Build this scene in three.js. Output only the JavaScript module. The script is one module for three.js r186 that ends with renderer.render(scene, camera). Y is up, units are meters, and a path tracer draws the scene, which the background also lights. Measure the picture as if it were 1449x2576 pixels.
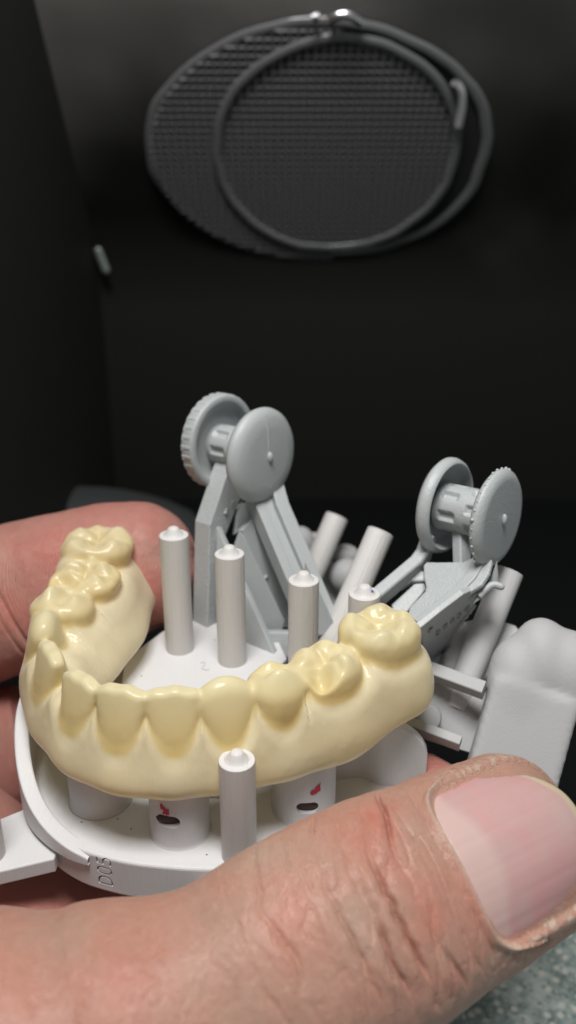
import * as THREE from 'three';
import { mergeGeometries, mergeVertices } from 'three/addons/utils/BufferGeometryUtils.js';
import { RoundedBoxGeometry } from 'three/addons/geometries/RoundedBoxGeometry.js';
import { RectAreaLightUniformsLib } from 'three/addons/lights/RectAreaLightUniformsLib.js';
import { FontLoader } from 'three/addons/loaders/FontLoader.js';
import { TextGeometry } from 'three/addons/geometries/TextGeometry.js';
import { Brush, Evaluator, SUBTRACTION } from 'three-bvh-csg';

// ------------------------------------------------------------------ camera, light, exposure
// All shapes below are written in millimetres; MM turns them into metres when they are added.
const MM = 0.001;
const scene = new THREE.Scene();
const PITCH = THREE.MathUtils.degToRad(23), FOCAL = 2231, EYE = new THREE.Vector3(0, 87, 130);
const camera = new THREE.PerspectiveCamera(60, 576 / 1024, 0.005, 6);
camera.position.copy(EYE).multiplyScalar(MM);
camera.rotation.set(-PITCH, 0, 0);
camera.focus = 0.128;
camera.userData.fStop = 17;
scene.add(camera);
const renderer = new THREE.WebGLRenderer({ antialias: true });
renderer.setSize(576, 1024);
renderer.toneMapping = THREE.LinearToneMapping;
renderer.toneMappingExposure = 1.0;
renderer.shadowMap.enabled = true;
scene.background = new THREE.Color().setRGB(0.15, 0.153, 0.157);
RectAreaLightUniformsLib.init();
function panelLight(x, y, z, tx, ty, tz, w, h, intensity, color) {
  const l = new THREE.RectAreaLight(color, intensity, w * MM, h * MM);
  l.position.set(x * MM, y * MM, z * MM);
  l.lookAt(tx * MM, ty * MM, tz * MM);
  scene.add(l);
  return l;
}
panelLight(-28, 312, 92, -4, 0, 12, 150, 95, 33, new THREE.Color(1, 0.985, 0.96));

// ------------------------------------------------------------------ helpers
const V = (x, y, z) => new THREE.Vector3(x, y, z);
const RIGHT = V(1, 0, 0), UP = V(0, Math.cos(PITCH), -Math.sin(PITCH)), FWD = V(0, -Math.sin(PITCH), -Math.cos(PITCH));
const ray = (x, y) => FWD.clone().addScaledVector(RIGHT, (x - 724.5) / FOCAL).addScaledVector(UP, (1288 - y) / FOCAL);
const at = (x, y, d) => EYE.clone().addScaledVector(ray(x, y), d);            // point at a depth
const onY = (x, y, h) => { const r = ray(x, y); return EYE.clone().addScaledVector(r, (h - EYE.y) / r.y); };
const onPlane = (pl) => (x, y) => { const r = ray(x, y); return EYE.clone().addScaledVector(r, pl.normal.clone().dot(pl.p.clone().sub(EYE)) / pl.normal.dot(r)); };
const planeOf = (a, b, c) => ({ p: a, normal: b.clone().sub(a).cross(c.clone().sub(a)).normalize() });
function rng(seed) { let s = seed >>> 0; return () => { s = (s + 0x6d2b79f5) >>> 0; let t = s; t = Math.imul(t ^ (t >>> 15), t | 1); t ^= t + Math.imul(t ^ (t >>> 7), t | 61); return ((t ^ (t >>> 14)) >>> 0) / 4294967296; }; }
const hash3 = (x, y, z) => { let h = Math.imul(x, 374761393) ^ Math.imul(y, 668265263) ^ Math.imul(z, 2147483647 - 1274126177); h = Math.imul(h ^ (h >>> 13), 1274126177); return ((h ^ (h >>> 16)) >>> 0) / 4294967296; };
function noise3(x, y, z) {
  const i = Math.floor(x), j = Math.floor(y), k = Math.floor(z), f = (t) => t * t * (3 - 2 * t), u = f(x - i), v = f(y - j), w = f(z - k), L = (a, b, t) => a + (b - a) * t;
  return L(L(L(hash3(i, j, k), hash3(i + 1, j, k), u), L(hash3(i, j + 1, k), hash3(i + 1, j + 1, k), u), v), L(L(hash3(i, j, k + 1), hash3(i + 1, j, k + 1), u), L(hash3(i, j + 1, k + 1), hash3(i + 1, j + 1, k + 1), u), v), w) * 2 - 1;
}
const fbm = (x, y, z, n = 4) => { let s = 0, a = 0.5; for (let o = 0; o < n; o++) { s += a * noise3(x, y, z); x *= 2.03; y *= 2.03; z *= 2.03; a *= 0.5; } return s; };
const clamp = (x, a, b) => Math.min(b, Math.max(a, x));
const sstep = (a, b, x) => { const t = clamp((x - a) / (b - a), 0, 1); return t * t * (3 - 2 * t); };
const lerp = (a, b, t) => a + (b - a) * t;
const smin = (a, b, k) => { const h = Math.max(k - Math.abs(a - b), 0) / k; return Math.min(a, b) - h * h * k * 0.25; };
const smax = (a, b, k) => -smin(-a, -b, k);

const names = {};
const numbered = (n) => { const k = names[n] = (names[n] ?? -1) + 1; return k ? n + '_' + String(k).padStart(3, '0') : n; };
function thing(name, label, category, base, group) {
  const o = new THREE.Group();
  o.name = numbered(name); o.position.copy(base).multiplyScalar(MM);
  o.userData = { label, category }; if (group) o.userData.group = group;
  o.userData.kind = 'object'; delete o.userData.kind;
  o.base = base.clone(); scene.add(o);
  return o;
}
function boxUV(g) {       // uv in metres from the dominant axis of the normal
  if (g.index) g = g.toNonIndexed();
  const p = g.attributes.position, n = g.attributes.normal, uv = new Float32Array(p.count * 2);
  for (let i = 0; i < p.count; i += 3) {
    let nx = 0, ny = 0, nz = 0;
    for (let k = 0; k < 3; k++) { nx += Math.abs(n.getX(i + k)); ny += Math.abs(n.getY(i + k)); nz += Math.abs(n.getZ(i + k)); }
    for (let k = 0; k < 3; k++) {
      const x = p.getX(i + k), y = p.getY(i + k), z = p.getZ(i + k);
      const [a, b] = nx > ny && nx > nz ? [z, y] : ny > nz ? [x, z] : [x, y];
      uv[(i + k) * 2] = a * MM; uv[(i + k) * 2 + 1] = b * MM;
    }
  }
  return g.setAttribute('uv', new THREE.BufferAttribute(uv, 2));
}
const clean = (gs) => gs.map((g) => { const h = g.index ? g.toNonIndexed() : g; for (const k of Object.keys(h.attributes)) if (!['position', 'normal', 'uv'].includes(k)) h.deleteAttribute(k); if (!h.attributes.normal) h.computeVertexNormals(); h.morphAttributes = {}; return h; });
function join(gs) { const c = clean(gs).map((g) => boxUV(g)); return c.length > 1 ? mergeGeometries(c) : c[0]; }
function part(parent, name, geo, mat, origin) {  // geo in world millimetres; origin: the world point of the parent's own axes
  const o = origin ?? parent.base, g = Array.isArray(geo) ? join(geo) : geo;
  g.translate(-o.x, -o.y, -o.z).scale(MM, MM, MM);
  const m = new THREE.Mesh(g, mat);
  m.name = name; m.castShadow = m.receiveShadow = true; m.base = o.clone();
  parent.add(m);
  return m;
}
function single(name, label, category, geo, mat, base, kind) {   // a thing of one mesh
  const g = Array.isArray(geo) ? join(geo) : geo;
  g.translate(-base.x, -base.y, -base.z).scale(MM, MM, MM);
  const m = new THREE.Mesh(g, mat);
  m.name = numbered(name); m.position.copy(base).multiplyScalar(MM); m.castShadow = m.receiveShadow = true; m.base = base.clone();
  m.userData = { label }; if (category) m.userData.category = category; if (kind) m.userData.kind = kind;
  scene.add(m);
  return m;
}
// a plate: outline of 3D points in one plane, given a thickness along -normal (normal turned to the side of "towards")
function slab(pts, towards, depth, bevel = 0.25, smooth = false) {
  const n = V(0, 0, 0);
  for (let i = 0; i < pts.length; i++) { const a = pts[i], b = pts[(i + 1) % pts.length]; n.x += (a.y - b.y) * (a.z + b.z); n.y += (a.z - b.z) * (a.x + b.x); n.z += (a.x - b.x) * (a.y + b.y); }
  n.normalize(); if (n.dot(towards) < 0) n.negate();
  const ex = pts[1].clone().sub(pts[0]); ex.addScaledVector(n, -ex.dot(n)).normalize();
  const ey = n.clone().cross(ex), o = pts[0];
  const q = pts.map((p) => { const d = p.clone().sub(o); return new THREE.Vector2(d.dot(ex), d.dot(ey)); });
  const sh = new THREE.Shape();
  if (smooth) { sh.moveTo(q[0].x, q[0].y); sh.splineThru([...q.slice(1), q[0]]); } else sh.setFromPoints(q);
  const g = new THREE.ExtrudeGeometry(sh, { depth: Math.max(0.01, depth - 2 * bevel), bevelEnabled: bevel > 0, bevelThickness: bevel, bevelSize: bevel, bevelOffset: -bevel, bevelSegments: 3, curveSegments: 24 });
  g.translate(0, 0, -depth + bevel);
  return g.applyMatrix4(new THREE.Matrix4().makeBasis(ex, ey, n).setPosition(o));
}
// a bar of rounded rectangular section along a polyline
function bar(pts, w, h, up, r = 0.35) {
  const sec = [], W = w / 2, H = h / 2, q = 4; r = Math.min(r, W * 0.9, H * 0.9);
  for (const [cx, cy, a0] of [[W - r, H - r, 0], [-W + r, H - r, 1], [-W + r, -H + r, 2], [W - r, -H + r, 3]]) for (let i = 0; i <= q; i++) { const a = (a0 + i / q) * Math.PI / 2; sec.push([cx + r * Math.cos(a), cy + r * Math.sin(a)]); }
  const m = sec.length, pos = [], idx = [];
  pts.forEach((p, i) => {
    const d0 = i ? p.clone().sub(pts[i - 1]).normalize() : null, d1 = i < pts.length - 1 ? pts[i + 1].clone().sub(p).normalize() : null;
    const t = (d0 && d1 ? d0.clone().add(d1) : d0 ?? d1).normalize(), k = d0 && d1 ? 1 / Math.max(0.6, t.dot(d1)) : 1;
    const side = t.clone().cross(up).normalize(), u = side.clone().cross(t);
    const bend = d0 && d1 ? d1.clone().sub(d0).normalize() : null;
    for (const [a, b] of sec) { const off = side.clone().multiplyScalar(a).addScaledVector(u, b); if (bend) off.addScaledVector(bend, off.dot(bend) * (k - 1)); pos.push(p.x + off.x, p.y + off.y, p.z + off.z); }
  });
  for (let i = 0; i < pts.length - 1; i++) for (let j = 0; j < m; j++) { const a = i * m + j, b = i * m + (j + 1) % m; idx.push(a, b, a + m, b, b + m, a + m); }
  for (const [s, fl] of [[0, 1], [(pts.length - 1) * m, 0]]) for (let j = 1; j < m - 1; j++) fl ? idx.push(s, s + j + 1, s + j) : idx.push(s, s + j, s + j + 1);
  const g = new THREE.BufferGeometry();
  g.setAttribute('position', new THREE.Float32BufferAttribute(pos, 3)); g.setIndex(idx);
  const f = g.toNonIndexed(); f.computeVertexNormals();
  return creased(f);
}
function creased(g, angle = 0.6) {       // smooth normals except across sharp edges
  const p = g.attributes.position, n = p.count, key = new Map(), fn = [], out = new Float32Array(n * 3), a = V(0, 0, 0), b = V(0, 0, 0), c = V(0, 0, 0), cs = Math.cos(angle);
  for (let i = 0; i < n; i += 3) {
    a.fromBufferAttribute(p, i); b.fromBufferAttribute(p, i + 1); c.fromBufferAttribute(p, i + 2);
    fn.push(b.clone().sub(a).cross(c.clone().sub(a)));
    for (let k = 0; k < 3; k++) { const q = [a, b, c][k], s = `${Math.round(q.x * 500)},${Math.round(q.y * 500)},${Math.round(q.z * 500)}`; if (!key.has(s)) key.set(s, []); key.get(s).push(i + k); }
  }
  const un = fn.map((f) => f.clone().normalize());
  for (const list of key.values()) for (const i of list) {
    const f = un[(i / 3) | 0], s = V(0, 0, 0);
    for (const j of list) if (un[(j / 3) | 0].dot(f) > cs) s.add(fn[(j / 3) | 0]);
    s.normalize(); out[i * 3] = s.x; out[i * 3 + 1] = s.y; out[i * 3 + 2] = s.z;
  }
  g.setAttribute('normal', new THREE.BufferAttribute(out, 3));
  return g;
}
const alongY = (g, axis, p) => { g.applyQuaternion(new THREE.Quaternion().setFromUnitVectors(V(0, 1, 0), axis.clone().normalize())); return g.translate(p.x, p.y, p.z); };
const lathe = (prof, n = 64) => new THREE.LatheGeometry(prof.map(([x, y]) => new THREE.Vector2(x, y)), n);
const ball = (p, r, sx = 1, sy = 1, sz = 1) => { const g = new THREE.SphereGeometry(r, 16, 12); g.scale(sx, sy, sz); return g.translate(p.x, p.y, p.z); };

// surface nets of a field on a sparse grid: { vp, faces }
function surfaceNets(field, lo, h, dims) {
  const [nx, ny, nz] = dims, val = new Float32Array(nx * ny * nz).fill(NaN), id = (i, j, k) => (k * ny + j) * nx + i;
  const B = 6, cells = [];
  for (let k = 0; k < nz - 1; k += B) for (let j = 0; j < ny - 1; j += B) for (let i = 0; i < nx - 1; i += B) {
    if (Math.abs(field(lo[0] + (i + B / 2) * h, lo[1] + (j + B / 2) * h, lo[2] + (k + B / 2) * h)) > B * h * 1.6) continue;
    const i1 = Math.min(i + B, nx - 1), j1 = Math.min(j + B, ny - 1), k1 = Math.min(k + B, nz - 1);
    for (let c = k; c <= k1; c++) for (let a = i; a <= i1; a++) for (let b = j; b <= j1; b++) { const q = id(a, b, c); if (val[q] !== val[q]) val[q] = field(lo[0] + a * h, lo[1] + b * h, lo[2] + c * h); }
    for (let c = k; c < k1; c++) for (let b = j; b < j1; b++) for (let a = i; a < i1; a++) cells.push(a, b, c);
  }
  const vid = new Map(), vp = [], faces = [];
  const C8 = [0, 1, 2, 3, 4, 5, 6, 7].map((c) => [c & 1, (c >> 1) & 1, c >> 2]), E12 = [[0, 1], [2, 3], [4, 5], [6, 7], [0, 2], [1, 3], [4, 6], [5, 7], [0, 4], [1, 5], [2, 6], [3, 7]];
  for (let q = 0; q < cells.length; q += 3) {
    const a = cells[q], b = cells[q + 1], c = cells[q + 2], v = C8.map(([x, y, z]) => val[id(a + x, b + y, c + z)]);
    let mask = 0; for (let e = 0; e < 8; e++) if (v[e] < 0) mask |= 1 << e;
    if (mask === 0 || mask === 255) continue;
    let sx = 0, sy = 0, sz = 0, m = 0;
    for (const [e, f] of E12) if ((v[e] < 0) !== (v[f] < 0)) { const t = v[e] / (v[e] - v[f]), p = C8[e], r = C8[f]; sx += p[0] + (r[0] - p[0]) * t; sy += p[1] + (r[1] - p[1]) * t; sz += p[2] + (r[2] - p[2]) * t; m++; }
    vid.set(id(a, b, c), vp.length / 3);
    vp.push(lo[0] + (a + sx / m) * h, lo[1] + (b + sy / m) * h, lo[2] + (c + sz / m) * h);
  }
  for (let q = 0; q < cells.length; q += 3) {
    const a = cells[q], b = cells[q + 1], c = cells[q + 2], v0 = val[id(a, b, c)] < 0;
    const quad = (p, r, s, t, flip) => { const g = [p, r, s, t].map((x) => vid.get(x)); if (g.some((x) => x === undefined)) return; flip ? faces.push(g[0], g[2], g[1], g[0], g[3], g[2]) : faces.push(g[0], g[1], g[2], g[0], g[2], g[3]); };
    if (v0 !== val[id(a + 1, b, c)] < 0) quad(id(a, b - 1, c - 1), id(a, b, c - 1), id(a, b, c), id(a, b - 1, c), !v0);
    if (v0 !== val[id(a, b + 1, c)] < 0) quad(id(a - 1, b, c - 1), id(a - 1, b, c), id(a, b, c), id(a, b, c - 1), !v0);
    if (v0 !== val[id(a, b, c + 1)] < 0) quad(id(a - 1, b - 1, c), id(a, b - 1, c), id(a, b, c), id(a - 1, b, c), !v0);
  }
  return { vp, faces };
}

// ------------------------------------------------------------------ procedural materials
function tex(w, h, fn, srgb, repeat) {
  const d = new Uint8Array(w * h * 4);
  for (let y = 0; y < h; y++) for (let x = 0; x < w; x++) { const c = fn(x / w, y / h, x, y), o = (y * w + x) * 4; if (Array.isArray(c)) { d[o] = clamp(c[0], 0, 1) * 255; d[o + 1] = clamp(c[1], 0, 1) * 255; d[o + 2] = clamp(c[2], 0, 1) * 255; } else d[o] = d[o + 1] = d[o + 2] = clamp(c, 0, 1) * 255; d[o + 3] = 255; }
  const t = new THREE.DataTexture(d, w, h, THREE.RGBAFormat);
  t.wrapS = t.wrapT = THREE.RepeatWrapping; t.magFilter = THREE.LinearFilter; t.minFilter = THREE.LinearFilter; t.generateMipmaps = false;
  if (srgb) t.colorSpace = THREE.SRGBColorSpace;
  if (repeat) t.repeat.set(...repeat);
  t.needsUpdate = true;
  return t;
}
const tile = (x, y, n, seed) => { // tileable value noise
  const i = Math.floor(x * n), j = Math.floor(y * n), u = x * n - i, v = y * n - j, s = (t) => t * t * (3 - 2 * t), H = (a, b) => hash3(((a % n) + n) % n, ((b % n) + n) % n, seed);
  return lerp(lerp(H(i, j), H(i + 1, j), s(u)), lerp(H(i, j + 1), H(i + 1, j + 1), s(u)), s(v));
};
const worley = (x, y, n, seed) => { // tileable, returns [f1, f2]
  const i = Math.floor(x * n), j = Math.floor(y * n); let a = 9, b = 9;
  for (let dx = -1; dx < 2; dx++) for (let dy = -1; dy < 2; dy++) {
    const ci = (((i + dx) % n) + n) % n, cj = (((j + dy) % n) + n) % n, px = i + dx + hash3(ci, cj, seed), py = j + dy + hash3(ci, cj, seed + 7), d = Math.hypot(px - x * n, py - y * n);
    if (d < a) { b = a; a = d; } else if (d < b) b = d;
  }
  return [a, b];
};
const std = (o) => new THREE.MeshPhysicalMaterial(o);
const rgb = (r, g, b) => new THREE.Color().setRGB(r, g, b);
const printLines = tex(512, 256, (x, y) => 0.5 + 0.35 * (tile(x, y * 0.02, 90, 3) - 0.5) + 0.3 * (tile(x, y * 0.1, 34, 5) - 0.5) + 0.18 * (tile(x, y, 128, 9) - 0.5), false, [80, 80]);
const grain = tex(256, 256, (x, y) => 0.5 * tile(x, y, 128, 11) + 0.35 * tile(x, y, 64, 12) + 0.15 * tile(x, y, 16, 13), false, [90, 90]);
const M = {
  resin: std({ color: rgb(0.625, 0.62, 0.628), roughness: 0.55, bumpMap: printLines, bumpScale: 0.00005 }),
  resinPin: std({ color: rgb(0.62, 0.602, 0.588), roughness: 0.5, bumpMap: printLines, bumpScale: 0.00013 }),
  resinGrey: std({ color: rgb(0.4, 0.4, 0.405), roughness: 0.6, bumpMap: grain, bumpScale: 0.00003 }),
  plastic: std({ color: rgb(0.40, 0.424, 0.43), roughness: 0.42, bumpMap: grain, bumpScale: 0.00006 }),
  plasticRough: std({ color: rgb(0.42, 0.444, 0.45), roughness: 0.36, bumpMap: grain, bumpScale: 0.00013 }),
  red: std({ color: rgb(0.5, 0.02, 0.05), roughness: 0.6 }),
  blue: std({ color: rgb(0.05, 0.12, 0.5), roughness: 0.6 }),
  hole: std({ color: rgb(0.07, 0.045, 0.04), roughness: 0.8 }),
  denture: std({ color: rgb(1, 1, 1), vertexColors: true, roughness: 0.72, transmission: 0.42, thickness: 0, clearcoat: 0.55, clearcoatRoughness: 0.17 }),
  black: std({ color: rgb(0.0075, 0.0077, 0.0078), roughness: 0.55, specularIntensity: 0.4, bumpMap: grain, bumpScale: 0.0001 }),
  side: std({ color: rgb(0.028, 0.0285, 0.026), roughness: 0.6, specularIntensity: 0.4 }),
  hood: std({ color: rgb(0.105, 0.102, 0.094), roughness: 0.55, specularIntensity: 0.5, bumpMap: grain, bumpScale: 0.0001 }),
  port: std({ color: rgb(0.17, 0.173, 0.18), roughness: 0.22, clearcoat: 0.5, clearcoatRoughness: 0.12 }),
  wire: std({ color: rgb(0.13, 0.132, 0.136), roughness: 0.5 }),
  mat: std({ color: rgb(0.005, 0.0055, 0.006), roughness: 0.7, specularIntensity: 0.25 }),  // near-black tone stands in for shade on the far counter
  well: std({ color: rgb(0.02, 0.0205, 0.021), roughness: 0.7 }),
  glintMetal: std({ color: rgb(0.26, 0.29, 0.265), roughness: 0.45, metalness: 0.6 }),
  paleGlint: std({ color: rgb(0.45, 0.46, 0.46), roughness: 0.4 }),  // pale colour stands in for a lamp reflection
  paintedFalloff: std({ color: rgb(1, 1, 1), vertexColors: true, roughness: 0.65, specularIntensity: 0.4, bumpMap: grain, bumpScale: 0.0001 }),  // vertex colours carry the painted light falloff
  chrome: std({ color: rgb(0.75, 0.76, 0.78), roughness: 0.22, metalness: 1 }),
};

// ------------------------------------------------------------------ the setting
{
  const stone = tex(1024, 1024, (x, y) => {
    const c = 0.5 * tile(x, y, 9, 21) + 0.3 * tile(x, y, 27, 22) + 0.2 * tile(x, y, 90, 23), k = sstep(0.3, 0.7, c);
    let r = lerp(0.5, 0.78, k), g = lerp(0.57, 0.82, k), b = lerp(0.56, 0.8, k);
    const w = worley(x, y, 34, 25), s = sstep(0.27, 0.17, w[0]) * (hash3(Math.floor(x * 34), Math.floor(y * 34), 31) > 0.35 ? 0.8 : 0.3);
    const q = worley(x, y, 80, 27), s2 = sstep(0.3, 0.15, q[0]) * 0.4, dk = sstep(0.3, 0.1, worley(x, y, 46, 29)[0]) * 0.5;
    r = lerp(r, 0.36, dk); g = lerp(g, 0.45, dk); b = lerp(b, 0.43, dk);
    r = lerp(r, 0.92, Math.max(s, s2)); g = lerp(g, 0.92, Math.max(s, s2)); b = lerp(b, 0.87, Math.max(s, s2));
    return [r, g, b];
  }, true, [9, 9]);
  const top = new THREE.BoxGeometry(700, 30, 260); top.translate(0, -95, 105);
  single('counter', 'grey green speckled stone counter below the hand', '', [top], std({ map: stone, roughness: 0.55 }), V(0, -95, 180), 'structure');
  const floor = new THREE.BoxGeometry(700, 28, 240); floor.translate(0, -66, -145.5);  // dark slab put where the counter lies in shade
  single('shaded_counter', 'dark matt slab added for the shaded far counter behind the hand', '', [floor], M.mat, V(0, -67, -100), 'structure');
  const fold = at(1300, 640, 330);
  const tilt = THREE.MathUtils.degToRad(37), dir = V(0, Math.cos(tilt), Math.sin(tilt)), nor = V(0, -Math.sin(tilt), Math.cos(tilt));
  // back wall that bends forward into a sloping roof; light falloff painted into the colour, fading in blotches down the slope
  {
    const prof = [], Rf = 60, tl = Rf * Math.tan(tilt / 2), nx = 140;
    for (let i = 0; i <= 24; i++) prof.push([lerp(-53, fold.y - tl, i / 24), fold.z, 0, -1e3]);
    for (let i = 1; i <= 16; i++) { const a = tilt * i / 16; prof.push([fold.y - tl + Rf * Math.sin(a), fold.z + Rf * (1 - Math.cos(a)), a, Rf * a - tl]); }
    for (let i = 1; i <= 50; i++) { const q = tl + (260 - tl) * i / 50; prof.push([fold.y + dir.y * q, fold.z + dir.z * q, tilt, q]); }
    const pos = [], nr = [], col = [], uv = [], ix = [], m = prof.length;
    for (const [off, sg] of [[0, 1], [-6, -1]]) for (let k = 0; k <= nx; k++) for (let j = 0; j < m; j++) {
      const [y, z, a, q] = prof[j], x = -350 + 700 * k / nx, n = [0, -Math.sin(a), Math.cos(a)];
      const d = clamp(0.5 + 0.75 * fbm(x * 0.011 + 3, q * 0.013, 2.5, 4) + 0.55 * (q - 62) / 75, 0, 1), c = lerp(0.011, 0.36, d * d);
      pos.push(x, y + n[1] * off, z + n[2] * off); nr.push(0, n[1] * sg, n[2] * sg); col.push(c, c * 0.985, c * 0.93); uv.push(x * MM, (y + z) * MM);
    }
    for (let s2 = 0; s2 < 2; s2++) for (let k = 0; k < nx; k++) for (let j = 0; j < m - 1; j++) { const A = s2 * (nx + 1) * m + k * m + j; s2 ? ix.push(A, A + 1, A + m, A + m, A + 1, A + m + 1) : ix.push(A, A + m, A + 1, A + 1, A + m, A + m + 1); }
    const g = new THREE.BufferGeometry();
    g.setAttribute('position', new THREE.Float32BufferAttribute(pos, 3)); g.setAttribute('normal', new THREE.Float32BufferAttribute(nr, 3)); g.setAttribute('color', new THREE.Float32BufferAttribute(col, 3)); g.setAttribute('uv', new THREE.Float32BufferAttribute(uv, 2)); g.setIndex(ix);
    single('back_wall', 'black back wall of the extraction hood bending into a sloping roof with painted light falloff', '', g, M.paintedFalloff, V(0, -53, fold.z), 'structure');
  }
  const corner = at(245, 640, 330), lw = new THREE.BoxGeometry(6, 420, 300); lw.translate(corner.x - 3, 120, corner.z + 150);
  single('side_panel', 'dark left side wall of the extraction hood', '', [lw], M.side, V(corner.x, -53, corner.z), 'structure');
  const cp = at(257, 655, 322), ct = new THREE.CapsuleGeometry(1.5, 7, 8, 16); ct.rotateZ(0.32).scale(1, 1, 0.6).translate(cp.x, cp.y, cp.z);
  single('wall_glint', 'small pale bead added as a highlight on the dark wall left below the round port', 'glint_bead', [ct], M.glintMetal, cp);  // added bead standing in for a reflection on the wall
  single('rubber_pad', 'dark grey rounded pad lying behind the fingertip', 'pad', [ball(at(190, 1375, 300), 20, 2.4, 1.0, 1.2)], std({ color: rgb(0.032, 0.035, 0.037), roughness: 0.8 }), at(180, 1420, 300));
  // the round extraction port in the sloping panel
  const pl = onPlane({ p: V(0, fold.y, fold.z).addScaledVector(nor, 1), normal: nor });
  const c0 = pl(805, 385), c1 = pl(845, 375), rOut = pl(1235, 385).distanceTo(c0), rIn = pl(1145, 375).distanceTo(c1);
  const port = thing('extraction_port', 'round grey port with wire mesh in the dark sloping panel', 'vent', c0);
  const kOut = 0.8, ringAt = (c, r, t, lift, k = 1, flat = 1) => { const g = new THREE.TorusGeometry(r, t, 16, 140); { const p = g.attributes.position; for (let i = 0; i < p.count; i++) { const a = Math.atan2(p.getY(i), p.getX(i)), w = 1 + (k < 1 ? 0.03 : 0.007) * noise3(Math.cos(a) * 2 + r, Math.sin(a) * 2, 4) + 0.008 * noise3(Math.cos(a) * 7, Math.sin(a) * 7, r); p.setX(i, p.getX(i) * w); p.setY(i, p.getY(i) * w); } g.computeVertexNormals(); } g.scale(1, k, flat); g.applyMatrix4(new THREE.Matrix4().makeBasis(V(1, 0, 0), dir, nor)); return g.translate(c.x + nor.x * lift, c.y + nor.y * lift, c.z + nor.z * lift); };
  const well = new THREE.CircleGeometry(1, 96); well.scale(rOut, rOut * kOut, 1); well.applyMatrix4(new THREE.Matrix4().makeBasis(V(1, 0, 0), dir, nor)).translate(c0.x + nor.x * 0.3, c0.y + nor.y * 0.3, c0.z + nor.z * 0.3);
  part(port, 'opening', [well], M.well);
  part(port, 'outer_rim', [ringAt(c0, rOut - 1, 1.9, 1, kOut, 0.4)], M.port);
  part(port, 'inner_ring', [ringAt(c1, rIn, 1.5, 3.2, 1.02, 0.5)], M.port);
  const wires = [], R = rOut - 1, step = 2.5;
  const wireBar = (a, b, lift) => { const p = (s, t) => c0.clone().addScaledVector(RIGHT, s).addScaledVector(dir, t).addScaledVector(nor, lift); const A = p(...a), B = p(...b), g = new THREE.CylinderGeometry(0.55, 0.55, A.distanceTo(B), 6, 1, true); return alongY(g, B.clone().sub(A), A.add(B).multiplyScalar(0.5)); };
  // the mesh fills the oval on the left and only the inner ring on the right
  const cs = c1.clone().sub(c0).dot(RIGHT), ct1 = c1.clone().sub(c0).dot(dir), Ry = R * kOut;
  for (let k = -Math.floor(R / step); k <= R / step; k++) {
    const s = k * step, w = Math.abs(s) < Ry ? R * Math.sqrt(1 - (s / Ry) ** 2) : 0, v = Ry * Math.sqrt(Math.max(0, 1 - (s / R) ** 2));
    if (w > 2) { const q = rIn * rIn - (s - ct1) ** 2, e = Math.min(w, cs + Math.sqrt(Math.max(0, q))); wires.push(wireBar([-w, s], [e, s], 2.2)); }
    if (v > 2) { if (s < cs) wires.push(wireBar([s, -v], [s, v], 2.7)); else { const q = Math.sqrt(Math.max(0, rIn * rIn - (s - cs) ** 2)); if (q > 2) wires.push(wireBar([s, Math.max(-v, ct1 - q)], [s, Math.min(v, ct1 + q)], 2.7)); } }
  }
  const glintTube = (pts, r) => new THREE.TubeGeometry(new THREE.CatmullRomCurve3(pts.map(([x, y]) => pl(x, y).addScaledVector(nor, 5))), 24, r, 10);  // tubes added to stand in for lamp glints on the port
  part(port, 'added_glint', [glintTube([[785, 18], [802, 14]], 1.4), glintTube([[826, 24], [850, 12], [880, 12], [908, 28]], 1.5)], M.chrome);
  part(port, 'added_glint', [glintTube([[1140, 180], [1156, 205], [1158, 245], [1150, 290]], 1.3)], M.paleGlint);
  const wm = part(port, 'wire_mesh', wires, M.wire); wm.userData.kind = 'stuff';
}

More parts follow.
